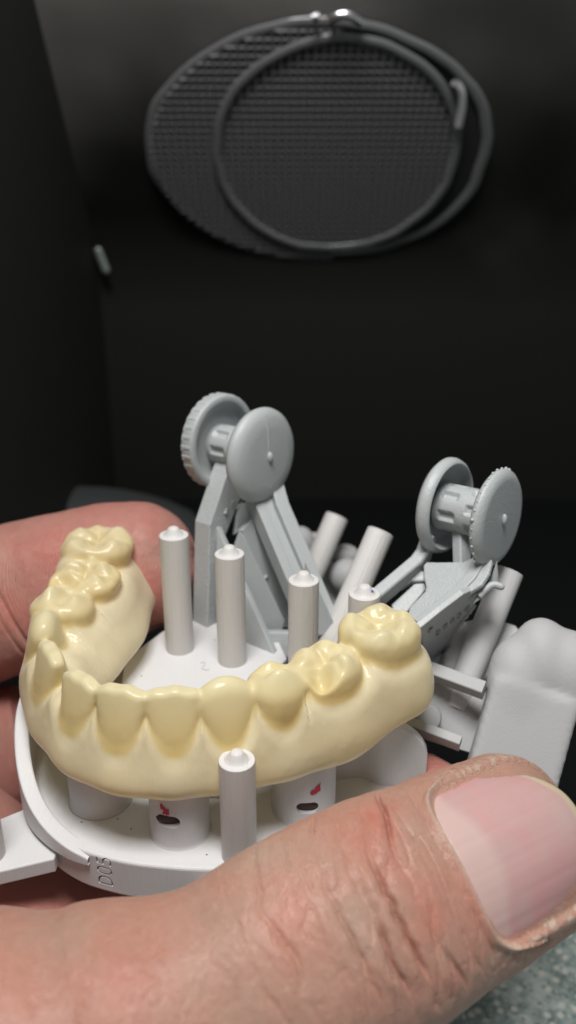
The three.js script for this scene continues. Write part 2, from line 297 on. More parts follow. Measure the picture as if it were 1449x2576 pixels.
// ------------------------------------------------------------------ the dental overlay: one field, meshed once, then cut into gum and teeth
{
  // tooth centres along the arch, from the back tooth on the left round the front to the back tooth on the right: [x, z, half length, half width, top, neck, kind]
  const T = [
    [-34.0, -13.2, 5.7, 6.3, 22.4, 18.3, 'molar'], [-34.2, -3.0, 5.0, 5.9, 21.0, 17.2, 'half'], [-36.4, 4.2, 4.0, 5.0, 20.5, 14.6, 'premolar'], [-37.2, 11.4, 3.8, 3.7, 20.0, 12.0, 'canine'],
    [-34.6, 18.6, 3.8, 3.2, 18.4, 10.4, 'incisor'], [-28.6, 25.6, 3.65, 3.2, 18.2, 10.3, 'incisor'], [-22.5, 28.9, 3.65, 3.2, 18.5, 10.2, 'incisor'], [-15.6, 29.3, 3.75, 3.2, 18.5, 10.0, 'incisor'],
    [-8.7, 27.9, 4.0, 3.6, 19.2, 9.8, 'canine'], [-1.8, 25.2, 4.0, 4.0, 19.8, 11.8, 'premolar'], [5.4, 21.9, 4.7, 4.9, 20.3, 14.2, 'half'], [13.6, 15.6, 5.7, 5.7, 21.9, 16.2, 'molar'],
  ];
  const BOT = [4, 3.4, 3, 2.8, 2.6, 2.4, 2.3, 2.1, 2.0, 2.4, 3.4, 6.0], NLAB = [6.6, 6.0, 4.9, 3.9, 3.3, 3.2, 3.1, 3.2, 3.8, 4.3, 5.1, 6.0], BLAB = [7.6, 7.2, 6.2, 5.0, 4.4, 4.7, 4.7, 4.9, 5.3, 5.9, 6.9, 7.6];
  const NLING = [6.6, 6.2, 5.0, 3.8, 3.4, 3.3, 3.3, 3.4, 3.8, 4.4, 5.2, 5.8], BLING = [9.6, 10.0, 10.0, 9.2, 6.6, 4.4, 4.4, 4.6, 5, 5.4, 5.8, 6], LNECK = [16.8, 15.8, 14.8, 13.5, 13, 13, 13, 13, 13.5, 14, 15, 16];
  const curve = new THREE.CatmullRomCurve3(T.map(([x, z]) => V(x, 0, z)), false, 'centripetal');
  const N = 132, arch = [];
  for (let i = 0; i <= N; i++) { const p = curve.getPoint(i / N); arch.push([p.x, p.z]); }
  const e0 = [arch[0][0] - arch[6][0], arch[0][1] - arch[6][1]], l0 = Math.hypot(...e0), e1 = [arch[N][0] - arch[N - 6][0], arch[N][1] - arch[N - 6][1]], l1 = Math.hypot(...e1);
  const EXT = 1.6;
  const poly = [[arch[0][0] + e0[0] / l0 * EXT, arch[0][1] + e0[1] / l0 * EXT, 0], ...arch.map((a, i) => [a[0], a[1], i / N * 11]), [arch[N][0] + e1[0] / l1 * EXT, arch[N][1] + e1[1] / l1 * EXT, 11]];
  const near = [0, 0, 0];  // index along the arch, signed offset (outwards +), overshoot past the ends
  let lastX = NaN, lastZ = NaN;
  function locate(x, z) {
    if (x === lastX && z === lastZ) return;
    lastX = x; lastZ = z;
    let best = 1e9;
    for (let i = 0; i < poly.length - 1; i++) {
      const a = poly[i], b = poly[i + 1], dx = b[0] - a[0], dz = b[1] - a[1], L = dx * dx + dz * dz, t0 = ((x - a[0]) * dx + (z - a[1]) * dz) / L, t = t0 < 0 ? 0 : t0 > 1 ? 1 : t0;
      const qx = x - a[0] - t * dx, qz = z - a[1] - t * dz, d = qx * qx + qz * qz;
      if (d < best) {
        best = d; near[0] = a[2] + (b[2] - a[2]) * t;
        const l = Math.sqrt(L), over = (i === 0 && t0 < 0 ? -t0 : i === poly.length - 2 && t0 > 1 ? t0 - 1 : 0) * l;
        near[1] = (qx * -dz + qz * dx) / l; near[2] = over;
        if (!over) near[1] = Math.sign(near[1] || 1) * Math.sqrt(d);
      }
    }
  }
  const pick = (arr, u) => { const i = Math.min(10, Math.floor(u)), t = u - i, s = t * t * (3 - 2 * t); return arr[i] + (arr[i + 1] - arr[i]) * s; };
  const neckOf = T.map((t) => t[5]);
  function gum(x, y, z) {
    locate(x, z);
    const u = near[0], n = near[1], over = near[2];
    const toContact = Math.abs(u - Math.round(u)) * 2, pap = Math.pow(toContact, 1.8) * (u > 1.6 && u < 9.4 ? 3.8 : 2.0), yn = pick(neckOf, u), lab = yn + pap, ling = pick(LNECK, u) + pap * 0.35;
    const bot = pick(BOT, u);
    const ymar = lerp(ling, lab, sstep(-2.5, 2.5, n));
    // the two faces: offset as a function of height
    const th = clamp((y - bot) / Math.max(2, yn - bot), -0.3, 1.6);
    const belly = Math.exp(-Math.pow((th - 0.38) / 0.55, 2)), hollow = Math.exp(-Math.pow((th - 0.62) / 0.22, 2));
    const root = Math.cos((u - Math.round(u)) * Math.PI * 2) * 0.16 * sstep(1.1, 0.4, th);
    let nl = lerp(pick(NLAB, u) - 0.35 * toContact * toContact * sstep(0.75, 1.25, th), pick(BLAB, u), belly) + root + 0.25 * noise3(x * 0.16, y * 0.2, z * 0.16);
    const tl = clamp((y - bot) / 13, -0.2, 1.4), bl = Math.exp(-Math.pow((tl - 0.36) / 0.42, 2));
    let ng = -lerp(pick(NLING, u), pick(BLING, u), bl * sstep(1.2, 0.75, tl)) - 0.4 * noise3(x * 0.13 + 5, y * 0.18, z * 0.13) + 1.2 * sstep(0.35, 0, tl);
    nl -= 1.3 * sstep(0.1, -0.3, th);
    const c = (nl + ng) / 2, w = (nl - ng) / 2, side = Math.hypot(n - c, over) - w;
    return smax(smax(side, (y - ymar) * 0.85, 2.4), (bot - y) * 0.9, 2.8);
  }
  const frames = T.map((t, i) => { const p = T[Math.max(0, i - 1)], q = T[Math.min(11, i + 1)], dx = q[0] - p[0], dz = q[1] - p[1], l = Math.hypot(dx, dz); return [dx / l, dz / l]; });
  const G = (u, n, cu, cn, su, sn) => Math.exp(-(((u - cu) / su) ** 2) - ((n - cn) / sn) ** 2);
  function tooth(i, x, y, z) {
    const [cx, cz, A, B, yt, yn, kind] = T[i], [tx, tz] = frames[i], dx = x - cx, dz = z - cz, dist = Math.hypot(dx, dz);
    if (dist > 12) return dist - 8;
    let u = dx * tx + dz * tz; const n = dx * -tz + dz * tx, right = i > 5, m = right ? u : -u;   // m grows towards the back of the mouth
    const t = clamp((y - yn) / (yt - yn), -0.5, 1.15);
    let a, c, b, top, p = 2.5, k = 0.9;
    if (kind === 'incisor') {
      const s = sstep(-0.3, 1, t); a = A * (0.82 + 0.19 * s); const nl = lerp(3.15, 1.05, Math.pow(Math.max(0, t), 1.25)), ng = lerp(-3.0, -1.05, Math.pow(clamp(t, 0, 1), 0.7));
      c = (nl + ng) / 2; b = (nl - ng) / 2; top = yt - 0.045 * Math.abs(u) ** 2.2 + 0.1 * Math.sin(u * 2.1 + i); p = 3.2; k = 0.7;
    } else if (kind === 'canine') {
      const s = sstep(-0.3, 0.7, t); a = A * (0.76 + 0.25 * s); const nl = lerp(3.6, 1.3, Math.pow(Math.max(0, t), 1.7)), ng = lerp(-3.2, -1.5, Math.pow(clamp(t, 0, 1), 0.8));
      c = (nl + ng) / 2; b = (nl - ng) / 2; top = yt - 0.16 * Math.abs(u) ** 1.75; p = 2.3; k = 1.6;
    } else if (kind === 'premolar') {
      const bulge = 1 - 0.22 * ((t - 0.35) / 0.65) ** 2; a = A * (0.94 + 0.08 * sstep(-0.2, 0.6, t)); b = B * Math.max(0.7, bulge) + 0.2; c = 0.15; p = 2.3; k = 1.5;
      top = yt - 2.5 + 2.5 * G(u, n, 0, 1.7, 2.6, 1.7) + 1.35 * G(u, n, 0.2, -2.4, 1.9, 1.3) + 0.45 * (G(u, n, 2.9, -0.6, 0.9, 1.7) + G(u, n, -2.9, -0.6, 0.9, 1.7));
    } else {
      const bulge = 1 - 0.16 * ((t - 0.3) / 0.7) ** 2; a = A * (0.97 + 0.03 * sstep(-0.2, 0.6, t)); b = B * Math.max(0.75, bulge); c = 0; p = 2.7; k = 1.7;
      const q = A / 5.6;
      top = yt - 2.05 + 0.16 * Math.cos(u * 1.9 + i) * Math.cos(n * 1.7) + 0.12 * noise3(u * 0.9 + i * 7, n * 0.9, 1);
      const cusps = kind === 'molar' ? [[-2.8, 3.1, 1.75, 2.3], [2.0, 3.3, 1.7, 2.3], [-2.7, -3.2, 1.7, 2.1], [2.5, -3.0, 1.75, 2.2], [4.5, 0.4, 1.25, 1.5], [-4.7, 0.2, 1.0, 1.4]] : [[1.4, 2.8, 1.9, 2.2], [-2.0, -2.8, 1.2, 1.6], [2.0, -2.8, 1.5, 1.9], [4.1, 0.2, 0.9, 1.4], [-3.8, -0.6, 0.8, 1.2]];
      for (const [cm, cn, h, s] of cusps) top += h * G(m, n, cm * q, cn * q, s * q, s * q);
      for (const [gm, gn, gl, gw, gd] of [[0, 0, 3.2, 0.6, 0.5], [0.2, 2.2, 0.5, 2.2, 0.5], [-0.2, -2.2, 0.5, 2.2, 0.5], [2.9, 1.3, 0.6, 1.3, 0.25], [-2.8, 1.2, 1.3, 0.45, 0.25], [1.8, -1.2, 1.2, 0.45, 0.2]]) top -= gd * G(m, n, gm * q, gn * q, gl, gw);
      if (kind === 'half') top -= 2.6 * G(m, n, -2.6, 2.9, 1.7, 2.0);
      k = 1.1;
    }
    const U = Math.abs(u) / a, Nn = Math.abs(n - c) / b, S = Math.pow(U, p) + Math.pow(Nn, p);
    let d;
    if (S < 1e-3) d = -Math.min(a, b);
    else { const qv = Math.pow(S, 1 / p), f = Math.pow(qv, 1 - p), gu = f * Math.pow(U, p - 1) / a, gn = f * Math.pow(Nn, p - 1) / b; d = (qv - 1) / Math.max(0.12, Math.hypot(gu, gn)); }
    return Math.max(smax(d, (y - top) * 0.85, k), yn - 4 - y);
  }
  const F = new Float32Array(13);
  function field(x, y, z) {
    F[12] = gum(x, y, z);
    let tt = 1e9;
    for (let i = 0; i < 12; i++) { F[i] = tooth(i, x, y, z); tt = i ? smin(tt, F[i], i < 4 || i > 8 ? 1.1 : 0.7) : F[i]; }
    return smin(tt, F[12], 1.15) + 0.016 * noise3(x * 0.9, y * 0.9, z * 0.9) + 0.007 * noise3(x * 2.4, y * 2.4, z * 2.4);
  }
  const { vp, faces } = surfaceNets(field, [-48, 0.5, -23], 0.3, [240, 84, 200]);
  const nv = vp.length / 3, nor = new Float32Array(nv * 3), col = new Float32Array(nv * 3), own = new Uint8Array(nv), e = 0.12;
  for (let i = 0; i < nv; i++) {
    const x = vp[i * 3], y = vp[i * 3 + 1], z = vp[i * 3 + 2];
    let gx = field(x + e, y, z) - field(x - e, y, z), gy = field(x, y + e, z) - field(x, y - e, z), gz = field(x, y, z + e) - field(x, y, z - e);
    const l = Math.hypot(gx, gy, gz) || 1; nor[i * 3] = gx / l; nor[i * 3 + 1] = gy / l; nor[i * 3 + 2] = gz / l;
    field(x, y, z);
    let best = 0; for (let k = 1; k < 12; k++) if (F[k] < F[best]) best = k;
    own[i] = F[best] < F[12] ? best : 12;
    const w = sstep(-0.55, 0.3, F[12] - F[best]), [, , , , yt, yn] = T[best], t = clamp((y - yn) / (yt - yn), 0, 1), r = 0.03 * fbm(x * 0.2, y * 0.2, z * 0.2, 3);
    const tc = [lerp(0.86, 0.90, t), lerp(0.68, 0.82, t), lerp(0.295, 0.525, t)], gc = [0.905, 0.815, 0.56];
    for (let k = 0; k < 3; k++) col[i * 3 + k] = clamp(lerp(gc[k], tc[k], w) + r, 0, 1);
  }
  const lists = Array.from({ length: 13 }, () => []);
  for (let f = 0; f < faces.length; f += 3) { const [a, b, c] = [own[faces[f]], own[faces[f + 1]], own[faces[f + 2]]]; lists[a === b || a === c ? a : b].push(faces[f], faces[f + 1], faces[f + 2]); }
  const denture = thing('dental_overlay', 'cream yellow resin lower arch of twelve teeth on a printed model', 'denture', V(-10, 3, 12));
  const build = (list) => {
    const re = new Map(), p = [], n = [], c = [], ix = [];
    for (const v of list) { if (!re.has(v)) { re.set(v, p.length / 3); for (let k = 0; k < 3; k++) { p.push(vp[v * 3 + k]); n.push(nor[v * 3 + k]); c.push(col[v * 3 + k]); } } ix.push(re.get(v)); }
    const g = new THREE.BufferGeometry();
    g.setAttribute('position', new THREE.Float32BufferAttribute(p, 3)); g.setAttribute('normal', new THREE.Float32BufferAttribute(n, 3)); g.setAttribute('color', new THREE.Float32BufferAttribute(c, 3)); g.setIndex(ix);
    return g;
  };
  part(denture, 'gum_base', build(lists[12]), M.denture).userData.label = 'paler cream gum ridge under the teeth';
  for (let i = 0; i < 12; i++) part(denture, 'tooth', build(lists[i]), M.denture);
}

// ------------------------------------------------------------------ the printed lower model
const font = await new FontLoader().loadAsync('fonts/droid/droid_sans_regular.typeface.json');
function pinGeo(p, h, r = 2.5, nub = true) {
  const prof = [[0, 0], [r, 0], [r, h - 0.18], [r - 0.06, h - 0.06], [r - 0.18, h]];
  if (nub) prof.push([1.85, h], [1.62, h + 0.1], [1.3, h + 0.5], [0.95, h + 1.1], [0.75, h + 1.32], [0.45, h + 1.45], [0, h + 1.5]); else prof.push([0, h + 0.05]);
  const g = lathe(prof, 72), u = g.attributes.uv, q = g.attributes.position;
  for (let i = 0; i < u.count; i++) q.getY(i) > h - 0.1 ? u.setXY(i, q.getX(i) * MM, q.getZ(i) * MM) : u.setXY(i, u.getX(i) * 2 * Math.PI * r * MM + p.x, q.getY(i) * MM);
  return g.translate(p.x, p.y, p.z);
}
const model = thing('printed_lower_model', 'pale grey printed jaw base with upright pins held between thumb and fingers', 'dental model', V(-10, -13, 15));
{
  const flat = (pts) => pts.map(([x, z]) => V(x, 0, z));
  const plate = (pts, top, depth, bevel = 0.3, smooth = false) => slab(flat(pts), V(0, 1, 0), depth, bevel, smooth).translate(0, top, 0);
  // tray: floor at -7, outer wall down to -13; the number is cut into the front wall
  const outline = [[-43, -20], [-44, -5], [-43.2, 8], [-41.2, 17], [-38.5, 23.5], [-35.3, 28.2], [-31.5, 31.4], [-27, 33.6], [-20, 35.4], [-9.6, 36.2], [2, 34.5], [12, 30], [20, 24], [23, 16], [21, 9], [0, -2], [-20, -20]];
  const tray = plate(outline, -6.6, 6.6, 0.45, true);
  const ev = new Evaluator(); ev.attributes = ['position', 'normal']; ev.useGroups = false;
  const cut = (g, tools) => { let b = new Brush(strip(g)); b.updateMatrixWorld(); for (const t of tools) { const k = new Brush(strip(t)); k.updateMatrixWorld(); b = ev.evaluate(b, k, SUBTRACTION); } return b.geometry; };
  function strip(g) { for (const k of Object.keys(g.attributes)) if (!['position', 'normal'].includes(k)) g.deleteAttribute(k); return g.index ? g.toNonIndexed() : g; }
  const txt = new TextGeometry('D05', { font, size: 3.3, depth: 1.6, curveSegments: 6 });
  txt.computeBoundingBox(); txt.scale(5.3 / txt.boundingBox.max.x, 2.4 / txt.boundingBox.max.y, 1);
  const wallP = V(-25.0, -12.1, 34.35), wn = V(-0.31, 0, 0.95).normalize(), wt = V(wn.z, 0, -wn.x);
  // text runs upwards along the wall
  txt.applyMatrix4(new THREE.Matrix4().makeBasis(V(0, 1, 0), wt.clone().negate(), wn)).translate(wallP.x - wn.x * 0.75, wallP.y, wallP.z - wn.z * 0.75);
  part(model, 'tray', [cut(tray, [txt])], M.resin);
  // raised side wall that runs down to the tray at the front corner
  {
    const path = [[-38, -22, 12], [-39.3, -14, 10], [-40.6, -4, 5], [-41.4, 6, 3.6], [-41, 13, 2.4], [-39.2, 20, -0.6], [-36.9, 24.4, -3.4], [-33.9, 27.6, -5.4], [-30.2, 30.2, -6.5], [-27.5, 31.2, -7.3]];
    const cv = new THREE.CatmullRomCurve3(path.map(([x, z, y]) => V(x, y, z))), n = 60, sec = 8, pos = [], ix = [];
    for (let i = 0; i <= n; i++) {
      const p = cv.getPoint(i / n), t = cv.getTangent(i / n), s = V(t.z, 0, -t.x).normalize(), w = lerp(2.0, 2.6, i / n);
      for (const [a, y] of [[-w, -8.5], [-w, p.y - 0.3], [-w + 0.12, p.y - 0.1], [-w + 0.35, p.y], [-0.35, p.y], [-0.1, p.y - 0.12], [0, p.y - 0.35], [0, -8.5]]) pos.push(p.x + s.x * a, y, p.z + s.z * a);
    }
    for (let i = 0; i < n; i++) for (let j = 0; j < sec; j++) { const a = i * sec + j, b = i * sec + (j + 1) % sec; ix.push(a, a + sec, b, b, a + sec, b + sec); }
    const g = new THREE.BufferGeometry(); g.setAttribute('position', new THREE.Float32BufferAttribute(pos, 3)); g.setIndex(ix);
    const f = g.toNonIndexed(); f.computeVertexNormals(); part(model, 'side_wall', [creased(f, 0.9)], M.resin);
  }
  // raised inner plate that carries the four pins
  const q = (x, y) => { const p = onY(x, y, 2.5); return [p.x, p.z]; };
  part(model, 'inner_plate', [plate([q(314, 1660), q(365, 1620), q(412, 1585), q(470, 1560), q(600, 1560), q(700, 1610), q(722, 1656), q(690, 1690), q(820, 1620), q(880, 1600), [13, 8], [4, 15], [-10, 22], [-20, 22], [-27, 14]], 2.5, 9.5, 0.25)], M.resin);
  // curved back wall below the right arm
  {
    const a = onY(840, 1968, -7), b = onY(905, 1962, -7), c = onY(956, 1976, -7), pts = [[a.x - 8, a.z + 1.5], [a.x, a.z], [b.x, b.z], [c.x, c.z + 0.4], [21.4, 19.2]];
    const cv = new THREE.CatmullRomCurve3(pts.map(([x, z]) => V(x, 0, z))), n = 40, pos = [], ix = [];
    for (let i = 0; i <= n; i++) {
      const p = cv.getPoint(i / n), t = cv.getTangent(i / n), s = V(t.z, 0, -t.x).normalize(), y = 7.6 - 9.4 * (1 - Math.sqrt(1 - Math.pow(clamp((i / n - 0.45) / 0.56, 0, 1), 2)));
      for (const [o, h] of [[0, -8], [0, y - 0.25], [0.25, y], [1.8, y], [2.05, y - 0.25], [2.05, -8]]) pos.push(p.x + s.x * o, h, p.z + s.z * o);
    }
    for (let i = 0; i < n; i++) for (let j = 0; j < 6; j++) { const A = i * 6 + j, B = i * 6 + (j + 1) % 6; ix.push(A, B, A + 6, B, B + 6, A + 6); }
    for (const [s0, fl] of [[0, 0], [n * 6, 1]]) for (let j = 1; j < 5; j++) fl ? ix.push(s0, s0 + j, s0 + j + 1) : ix.push(s0, s0 + j + 1, s0 + j);
    const g = new THREE.BufferGeometry(); g.setAttribute('position', new THREE.Float32BufferAttribute(pos, 3)); g.setIndex(ix);
    const f = g.toNonIndexed(); f.computeVertexNormals(); part(model, 'back_wall_strip', [creased(f, 0.7)], M.resin);
  }
  // tabs outside the tray
  const k = (x, y) => { const p = onY(x, y, -9.4); return [p.x, p.z]; };
  const tab = plate([k(-140, 2110), k(0, 2059), k(74, 2029), k(118, 2024), k(160, 2100), k(136, 2160), k(60, 2178), k(0, 2192), k(-140, 2225)], -9.4, 2.6, 0.3);
  const rough = rng(5), bits = [];
  for (let i = 0; i < 34; i++) { const p = onY(-20 + i * 4.8, 2196 - i * 0.9 + 4 * Math.sin(i), -12.2); bits.push(ball(V(p.x, p.y + 0.2 * rough(), p.z), 0.35 + 0.35 * rough(), 1.3, 0.8, 1)); }
  part(model, 'pin_tab', [tab, ...bits], M.resin);
  part(model, 'pin_tab', [plate([[-12, 33], [-2, 33], [-1.5, 42], [-4, 44.5], [-10, 44.5], [-12.5, 42]], -9.4, 2.6, 0.3)], M.resin);
  // pins
  const tops = [[437, 1345, 150, 2.5], [577, 1392, 147, 2.5], [764, 1458, 143, 2.5], [917, 1492, 139, 0]];
  for (const [x, y, d, b] of tops) { const t = at(x, y, d); part(model, 'pin', pinGeo(V(t.x, b, t.z), t.y - b), M.resinPin); }
  const blot = at(917, 1492, 139); part(model, 'ink_spot', [ball(V(blot.x + 1.0, blot.y + 0.62, blot.z + 0.5), 0.28, 1.3, 0.6, 1)], M.blue);
  const f0 = at(592, 1911, 119); part(model, 'pin', pinGeo(V(f0.x + 0.2, -9.4, f0.z), f0.y + 9.4), M.resinPin);
  const l0 = onY(-31, 2150, -9.4); part(model, 'pin', pinGeo(V(l0.x, -9.4, l0.z), 21), M.resinPin);
  // support posts below the overlay
  const post = (x, y, r, hole, red) => {
    const c = onY(x, y, -6.6), g = lathe([[0, 0], [r + 0.35, 0], [r + 0.1, 0.25], [r, 0.7], [r * 0.985, 13], [0, 13]], 64).translate(c.x, -6.7, c.z);
    const tools = [];
    if (hole) { const hg = new THREE.CapsuleGeometry(hole[3], hole[4], 8, 20); hg.rotateZ(Math.PI / 2).rotateX(0).scale(1, 1.0, 4); const dir = V(hole[0], 0, 1).normalize(); hg.applyQuaternion(new THREE.Quaternion().setFromUnitVectors(V(0, 0, 1), dir)); hg.translate(c.x + dir.x * (r + 2.6), hole[1], c.z + dir.z * (r + 2.6)); tools.push(hg); }
    const m = part(model, 'support_post', [tools.length ? creased(strip(cut(g, tools)), 0.6) : g], M.resin);
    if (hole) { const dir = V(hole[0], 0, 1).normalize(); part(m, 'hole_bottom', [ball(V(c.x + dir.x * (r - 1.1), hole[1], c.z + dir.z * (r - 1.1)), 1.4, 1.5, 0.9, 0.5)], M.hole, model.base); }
    if (red) for (const [a, y2, w, h2] of red) {        // an uneven blot of ink wrapped on the post
      const N = 28, rp = [0, 0, 0], ri = [];
      const put = (q, h) => [c.x + Math.sin(q) * (r + 0.05), h, c.z + Math.cos(q) * (r + 0.05)];
      rp.splice(0, 3, ...put(a, y2));
      for (let k = 0; k < N; k++) { const t = k / N * 2 * Math.PI, q = 0.75 + 0.55 * noise3(Math.cos(t) * 1.4 + a * 9, Math.sin(t) * 1.4, 3) + 0.2 * noise3(Math.cos(t) * 4, Math.sin(t) * 4, a * 7); rp.push(...put(a + Math.cos(t) * w * 0.55 * q, y2 + Math.sin(t) * h2 * 0.55 * q)); ri.push(0, 1 + k, 1 + (k + 1) % N); }
      const s = new THREE.BufferGeometry(); s.setAttribute('position', new THREE.Float32BufferAttribute(rp, 3)); s.setIndex(ri); s.computeVertexNormals();
      part(m, 'red_ink_mark', s, M.red, model.base);
    }
    return m;
  };
  post(455, 2084, 4.35, [-0.28, -1.6, 1.15, 1.25, 1.5], [[-0.3, 0.3, 0.3, 2.0], [-0.42, 0.9, 0.16, 1.0]]);
  post(254, 2008, 4.6);
  post(764, 2026, 4.8, [0.1, -3.0, 1.1, 1.2, 1.4], [[0.34, 0.1, 0.3, 1.7], [0.42, 0.7, 0.14, 1.1]]);
  // dust specks and a stray hair on the printed surfaces
  const specks = [[465, 1646, 2.52], [470, 1641, 2.52], [540, 1610, 2.52], [356, 1700, 2.52], [296, 1965 + 95, -6.58], [330, 2085, -6.58], [205, 2068, -6.58], [520, 2150, -6.58]].map(([x, y, h]) => ball(onY(x, y, h), 0.11, 1.3, 0.5, 1));
  part(model, 'dust_specks', specks, M.hole).userData.kind = 'stuff';
  const hair = [[505, 1668], [513, 1666], [516, 1672], [508, 1680], [515, 1685], [527, 1684]].map(([x, y]) => onY(x, y, 2.56));
  part(model, 'stray_hair', [new THREE.TubeGeometry(new THREE.CatmullRomCurve3(hair), 40, 0.05, 6)], M.plastic);
}

// ------------------------------------------------------------------ grey plastic hinges
const HN = V(0.775, 0.05, 0.63).normalize();                  // their common hinge axis
const discGeo = (prof, c, n = 96) => alongY(lathe(prof, n), HN, c);
function slottedHub(a, b, r, slots) {
  const L = a.distanceTo(b), n = 96, m = 40, g = new THREE.CylinderGeometry(r, r, L, n, m, true), p = g.attributes.position;
  for (let i = 0; i < p.count; i++) {
    const y = p.getY(i), th = Math.atan2(p.getZ(i), p.getX(i)), k = th / (Math.PI * 2) * slots, f = Math.abs(k - Math.round(k)) * 2, row = y > 0 ? 1 : 0, q = Math.abs(Math.abs(y) - L * 0.24) / (L * 0.15);
    const kk = row ? f : 1 - f, dep = 0.55 * sstep(0.45, 0.3, kk) * sstep(1.1, 0.8, q), s = 1 - dep / r;
    p.setX(i, p.getX(i) * s); p.setZ(i, p.getZ(i) * s);
  }
  g.computeVertexNormals();
  return alongY(g, HN, a.clone().add(b).multiplyScalar(0.5));
}
{
  const h = thing('articulator_hinge', 'grey plastic hinge with ridged wheel standing behind the upright pins', 'articulator hinge', at(505, 1598, 165), 'plastic hinges of the jaw holder');
  const a = at(549, 1108, 166), b = at(664, 1147, 160);
  const e1 = V(0, 1, 0).addScaledVector(HN, -HN.y).normalize(), e2 = HN.clone().cross(e1);
  const rim = (c, r, t, y) => c.clone().addScaledVector(e1, r * Math.cos(t)).addScaledVector(e2, r * Math.sin(t)).addScaledVector(HN, y);
  const d1 = part(h, 'wheel', [discGeo([[0, -2.2], [6, -2.1], [8.1, -1.6], [8.75, -0.8], [8.8, 1.3], [8.5, 1.75], [7.6, 1.75], [7.2, 1.5], [6.8, 0.4], [5.5, 0], [0, 0]], a)], M.plastic);
  const ridges = [];
  for (let k = 0; k < 30; k++) { const t = k / 30 * Math.PI * 2, g = new RoundedBoxGeometry(0.5, 0.8, 2.3, 2, 0.22), u = e1.clone().multiplyScalar(Math.cos(t)).addScaledVector(e2, Math.sin(t)), w = HN.clone().cross(u); g.applyMatrix4(new THREE.Matrix4().makeBasis(u, w, HN)); const c = rim(a, 8.64, t, 0.2); ridges.push(g.translate(c.x, c.y, c.z)); const s = rim(a, 8.72, t + 0.06, -0.7); ridges.push(ball(s, 0.22)); }
  part(d1, 'rim_ridges', ridges, M.plastic, h.base);
  const d2 = part(h, 'wheel', [discGeo([[0, 1.35], [5, 1.3], [7.0, 1.0], [8.0, 0.5], [8.6, -0.2], [8.75, -0.8], [8.5, -1.5], [7.6, -1.9], [0, -1.9]], b)], M.plastic);
  const nubC = b.clone().addScaledVector(HN, 1.4);
  part(d2, 'nub', [ball(nubC, 0.75, 0.8, 1.3, 0.8), bar([nubC.clone().addScaledVector(HN, -0.1), b.clone().addScaledVector(HN, 1.25).addScaledVector(e1, 5.8), b.clone().addScaledVector(HN, 0.75).addScaledVector(e1, 7.6)], 0.32, 0.3, HN, 0.14), bar([nubC.clone().addScaledVector(HN, -0.15), b.clone().addScaledVector(HN, 1.2).addScaledVector(e1, -6)], 0.25, 0.16, HN, 0.08)], M.plastic, h.base);
  part(h, 'hub', [slottedHub(a, b, 3.7, 7)], M.plastic);
  // lower arm: a cranked plate whose edge faces left
  const P1 = onPlane({ p: at(560, 1300, 163), normal: V(0.75, 0.08, 0.65).normalize() });
  part(h, 'lower_arm', [slab([[588, 1142], [528, 1321], [521, 1592], [548, 1602], [549, 1332], [569, 1345], [607, 1251], [634, 1160]].map((q) => P1(...q)), V(0.75, 0.08, 0.65), 4.0, 0.22)], M.plasticRough);
  const P2 = onPlane(planeOf(at(544, 1318, 162.4), at(546, 1607, 164.5), at(688, 1645, 157)));
  part(h, 'gusset', [slab([[544, 1320], [560, 1357], [616, 1482], [686, 1637], [690, 1650], [622, 1638], [545, 1612]].map((q) => P2(...q)), V(-0.2, 0.3, 0.9), 1.3, 0.2)], M.plastic);
  // channel strut behind the pins
  const P3 = onPlane({ p: at(660, 1440, 166), normal: V(0.72, 0.25, 0.65).normalize() });
  part(h, 'channel_web', [slab([[608, 1335], [641, 1300], [735, 1500], [742, 1575], [712, 1580]].map((q) => P3(...q)), V(0.72, 0.25, 0.65), 1.2, 0.15)], M.plastic);
  part(h, 'channel_flange', [slab([[604, 1338], [617, 1352], [717, 1562], [708, 1598], [668, 1597], [588, 1420], [588, 1385]].map((q) => onPlane({ p: at(650, 1470, 162.5), normal: V(0.2, 0.12, 0.97).normalize() })(...q)), V(0, 0, 1), 1.5, 0.25)], M.plastic);
  part(h, 'clip_block', [slab([[597, 1268], [628, 1262], [640, 1290], [636, 1310], [610, 1338], [590, 1345]].map((q) => onPlane({ p: at(615, 1300, 166), normal: V(0.3, 0.4, 0.86).normalize() })(...q)), V(0, 0, 1), 2, 0.4)], M.plastic);
  part(h, 'crossbar', [slab([[664, 1590], [735, 1590], [760, 1660], [690, 1652]].map((q) => onPlane({ p: at(690, 1620, 160.5), normal: V(0.1, 0.35, 0.93).normalize() })(...q)), V(0, 0, 1), 3, 0.35)], M.plastic);
  // upper arm: three stepped strips from the front wheel down to the right
  const AU = V(0.5, 0.2, 0.85);
  part(h, 'upper_arm', [bar([at(622, 1212, 166.5), at(648, 1282, 163), at(764, 1556, 160), at(776, 1600, 159.6)], 1.8, 3.4, AU, 0.2), bar([at(650, 1205, 167.5), at(672, 1282, 163.9), at(791, 1556, 160.9), at(806, 1600, 160.5)], 2.5, 3.2, AU, 0.2), bar([at(680, 1195, 167.5), at(703, 1276, 163.7), at(826, 1560, 160.5), at(862, 1640, 159.5)], 2.7, 3.4, AU, 0.25)], M.plastic);
  part(h, 'foot', [slab([[770, 1420], [800, 1480], [842, 1570], [826, 1600], [760, 1598]].map((q) => onPlane({ p: at(800, 1520, 156), normal: V(0.15, 0.15, 0.97).normalize() })(...q)), V(0, 0, 1), 1.4, 0.25)], M.plastic);
  part(h, 'moulding_pip', [ball(P1(567, 1290), 0.42), ball(P1(569, 1282), 0.3), ball(P3(669, 1451), 0.42), ball(P3(666, 1455), 0.3)], M.plastic);
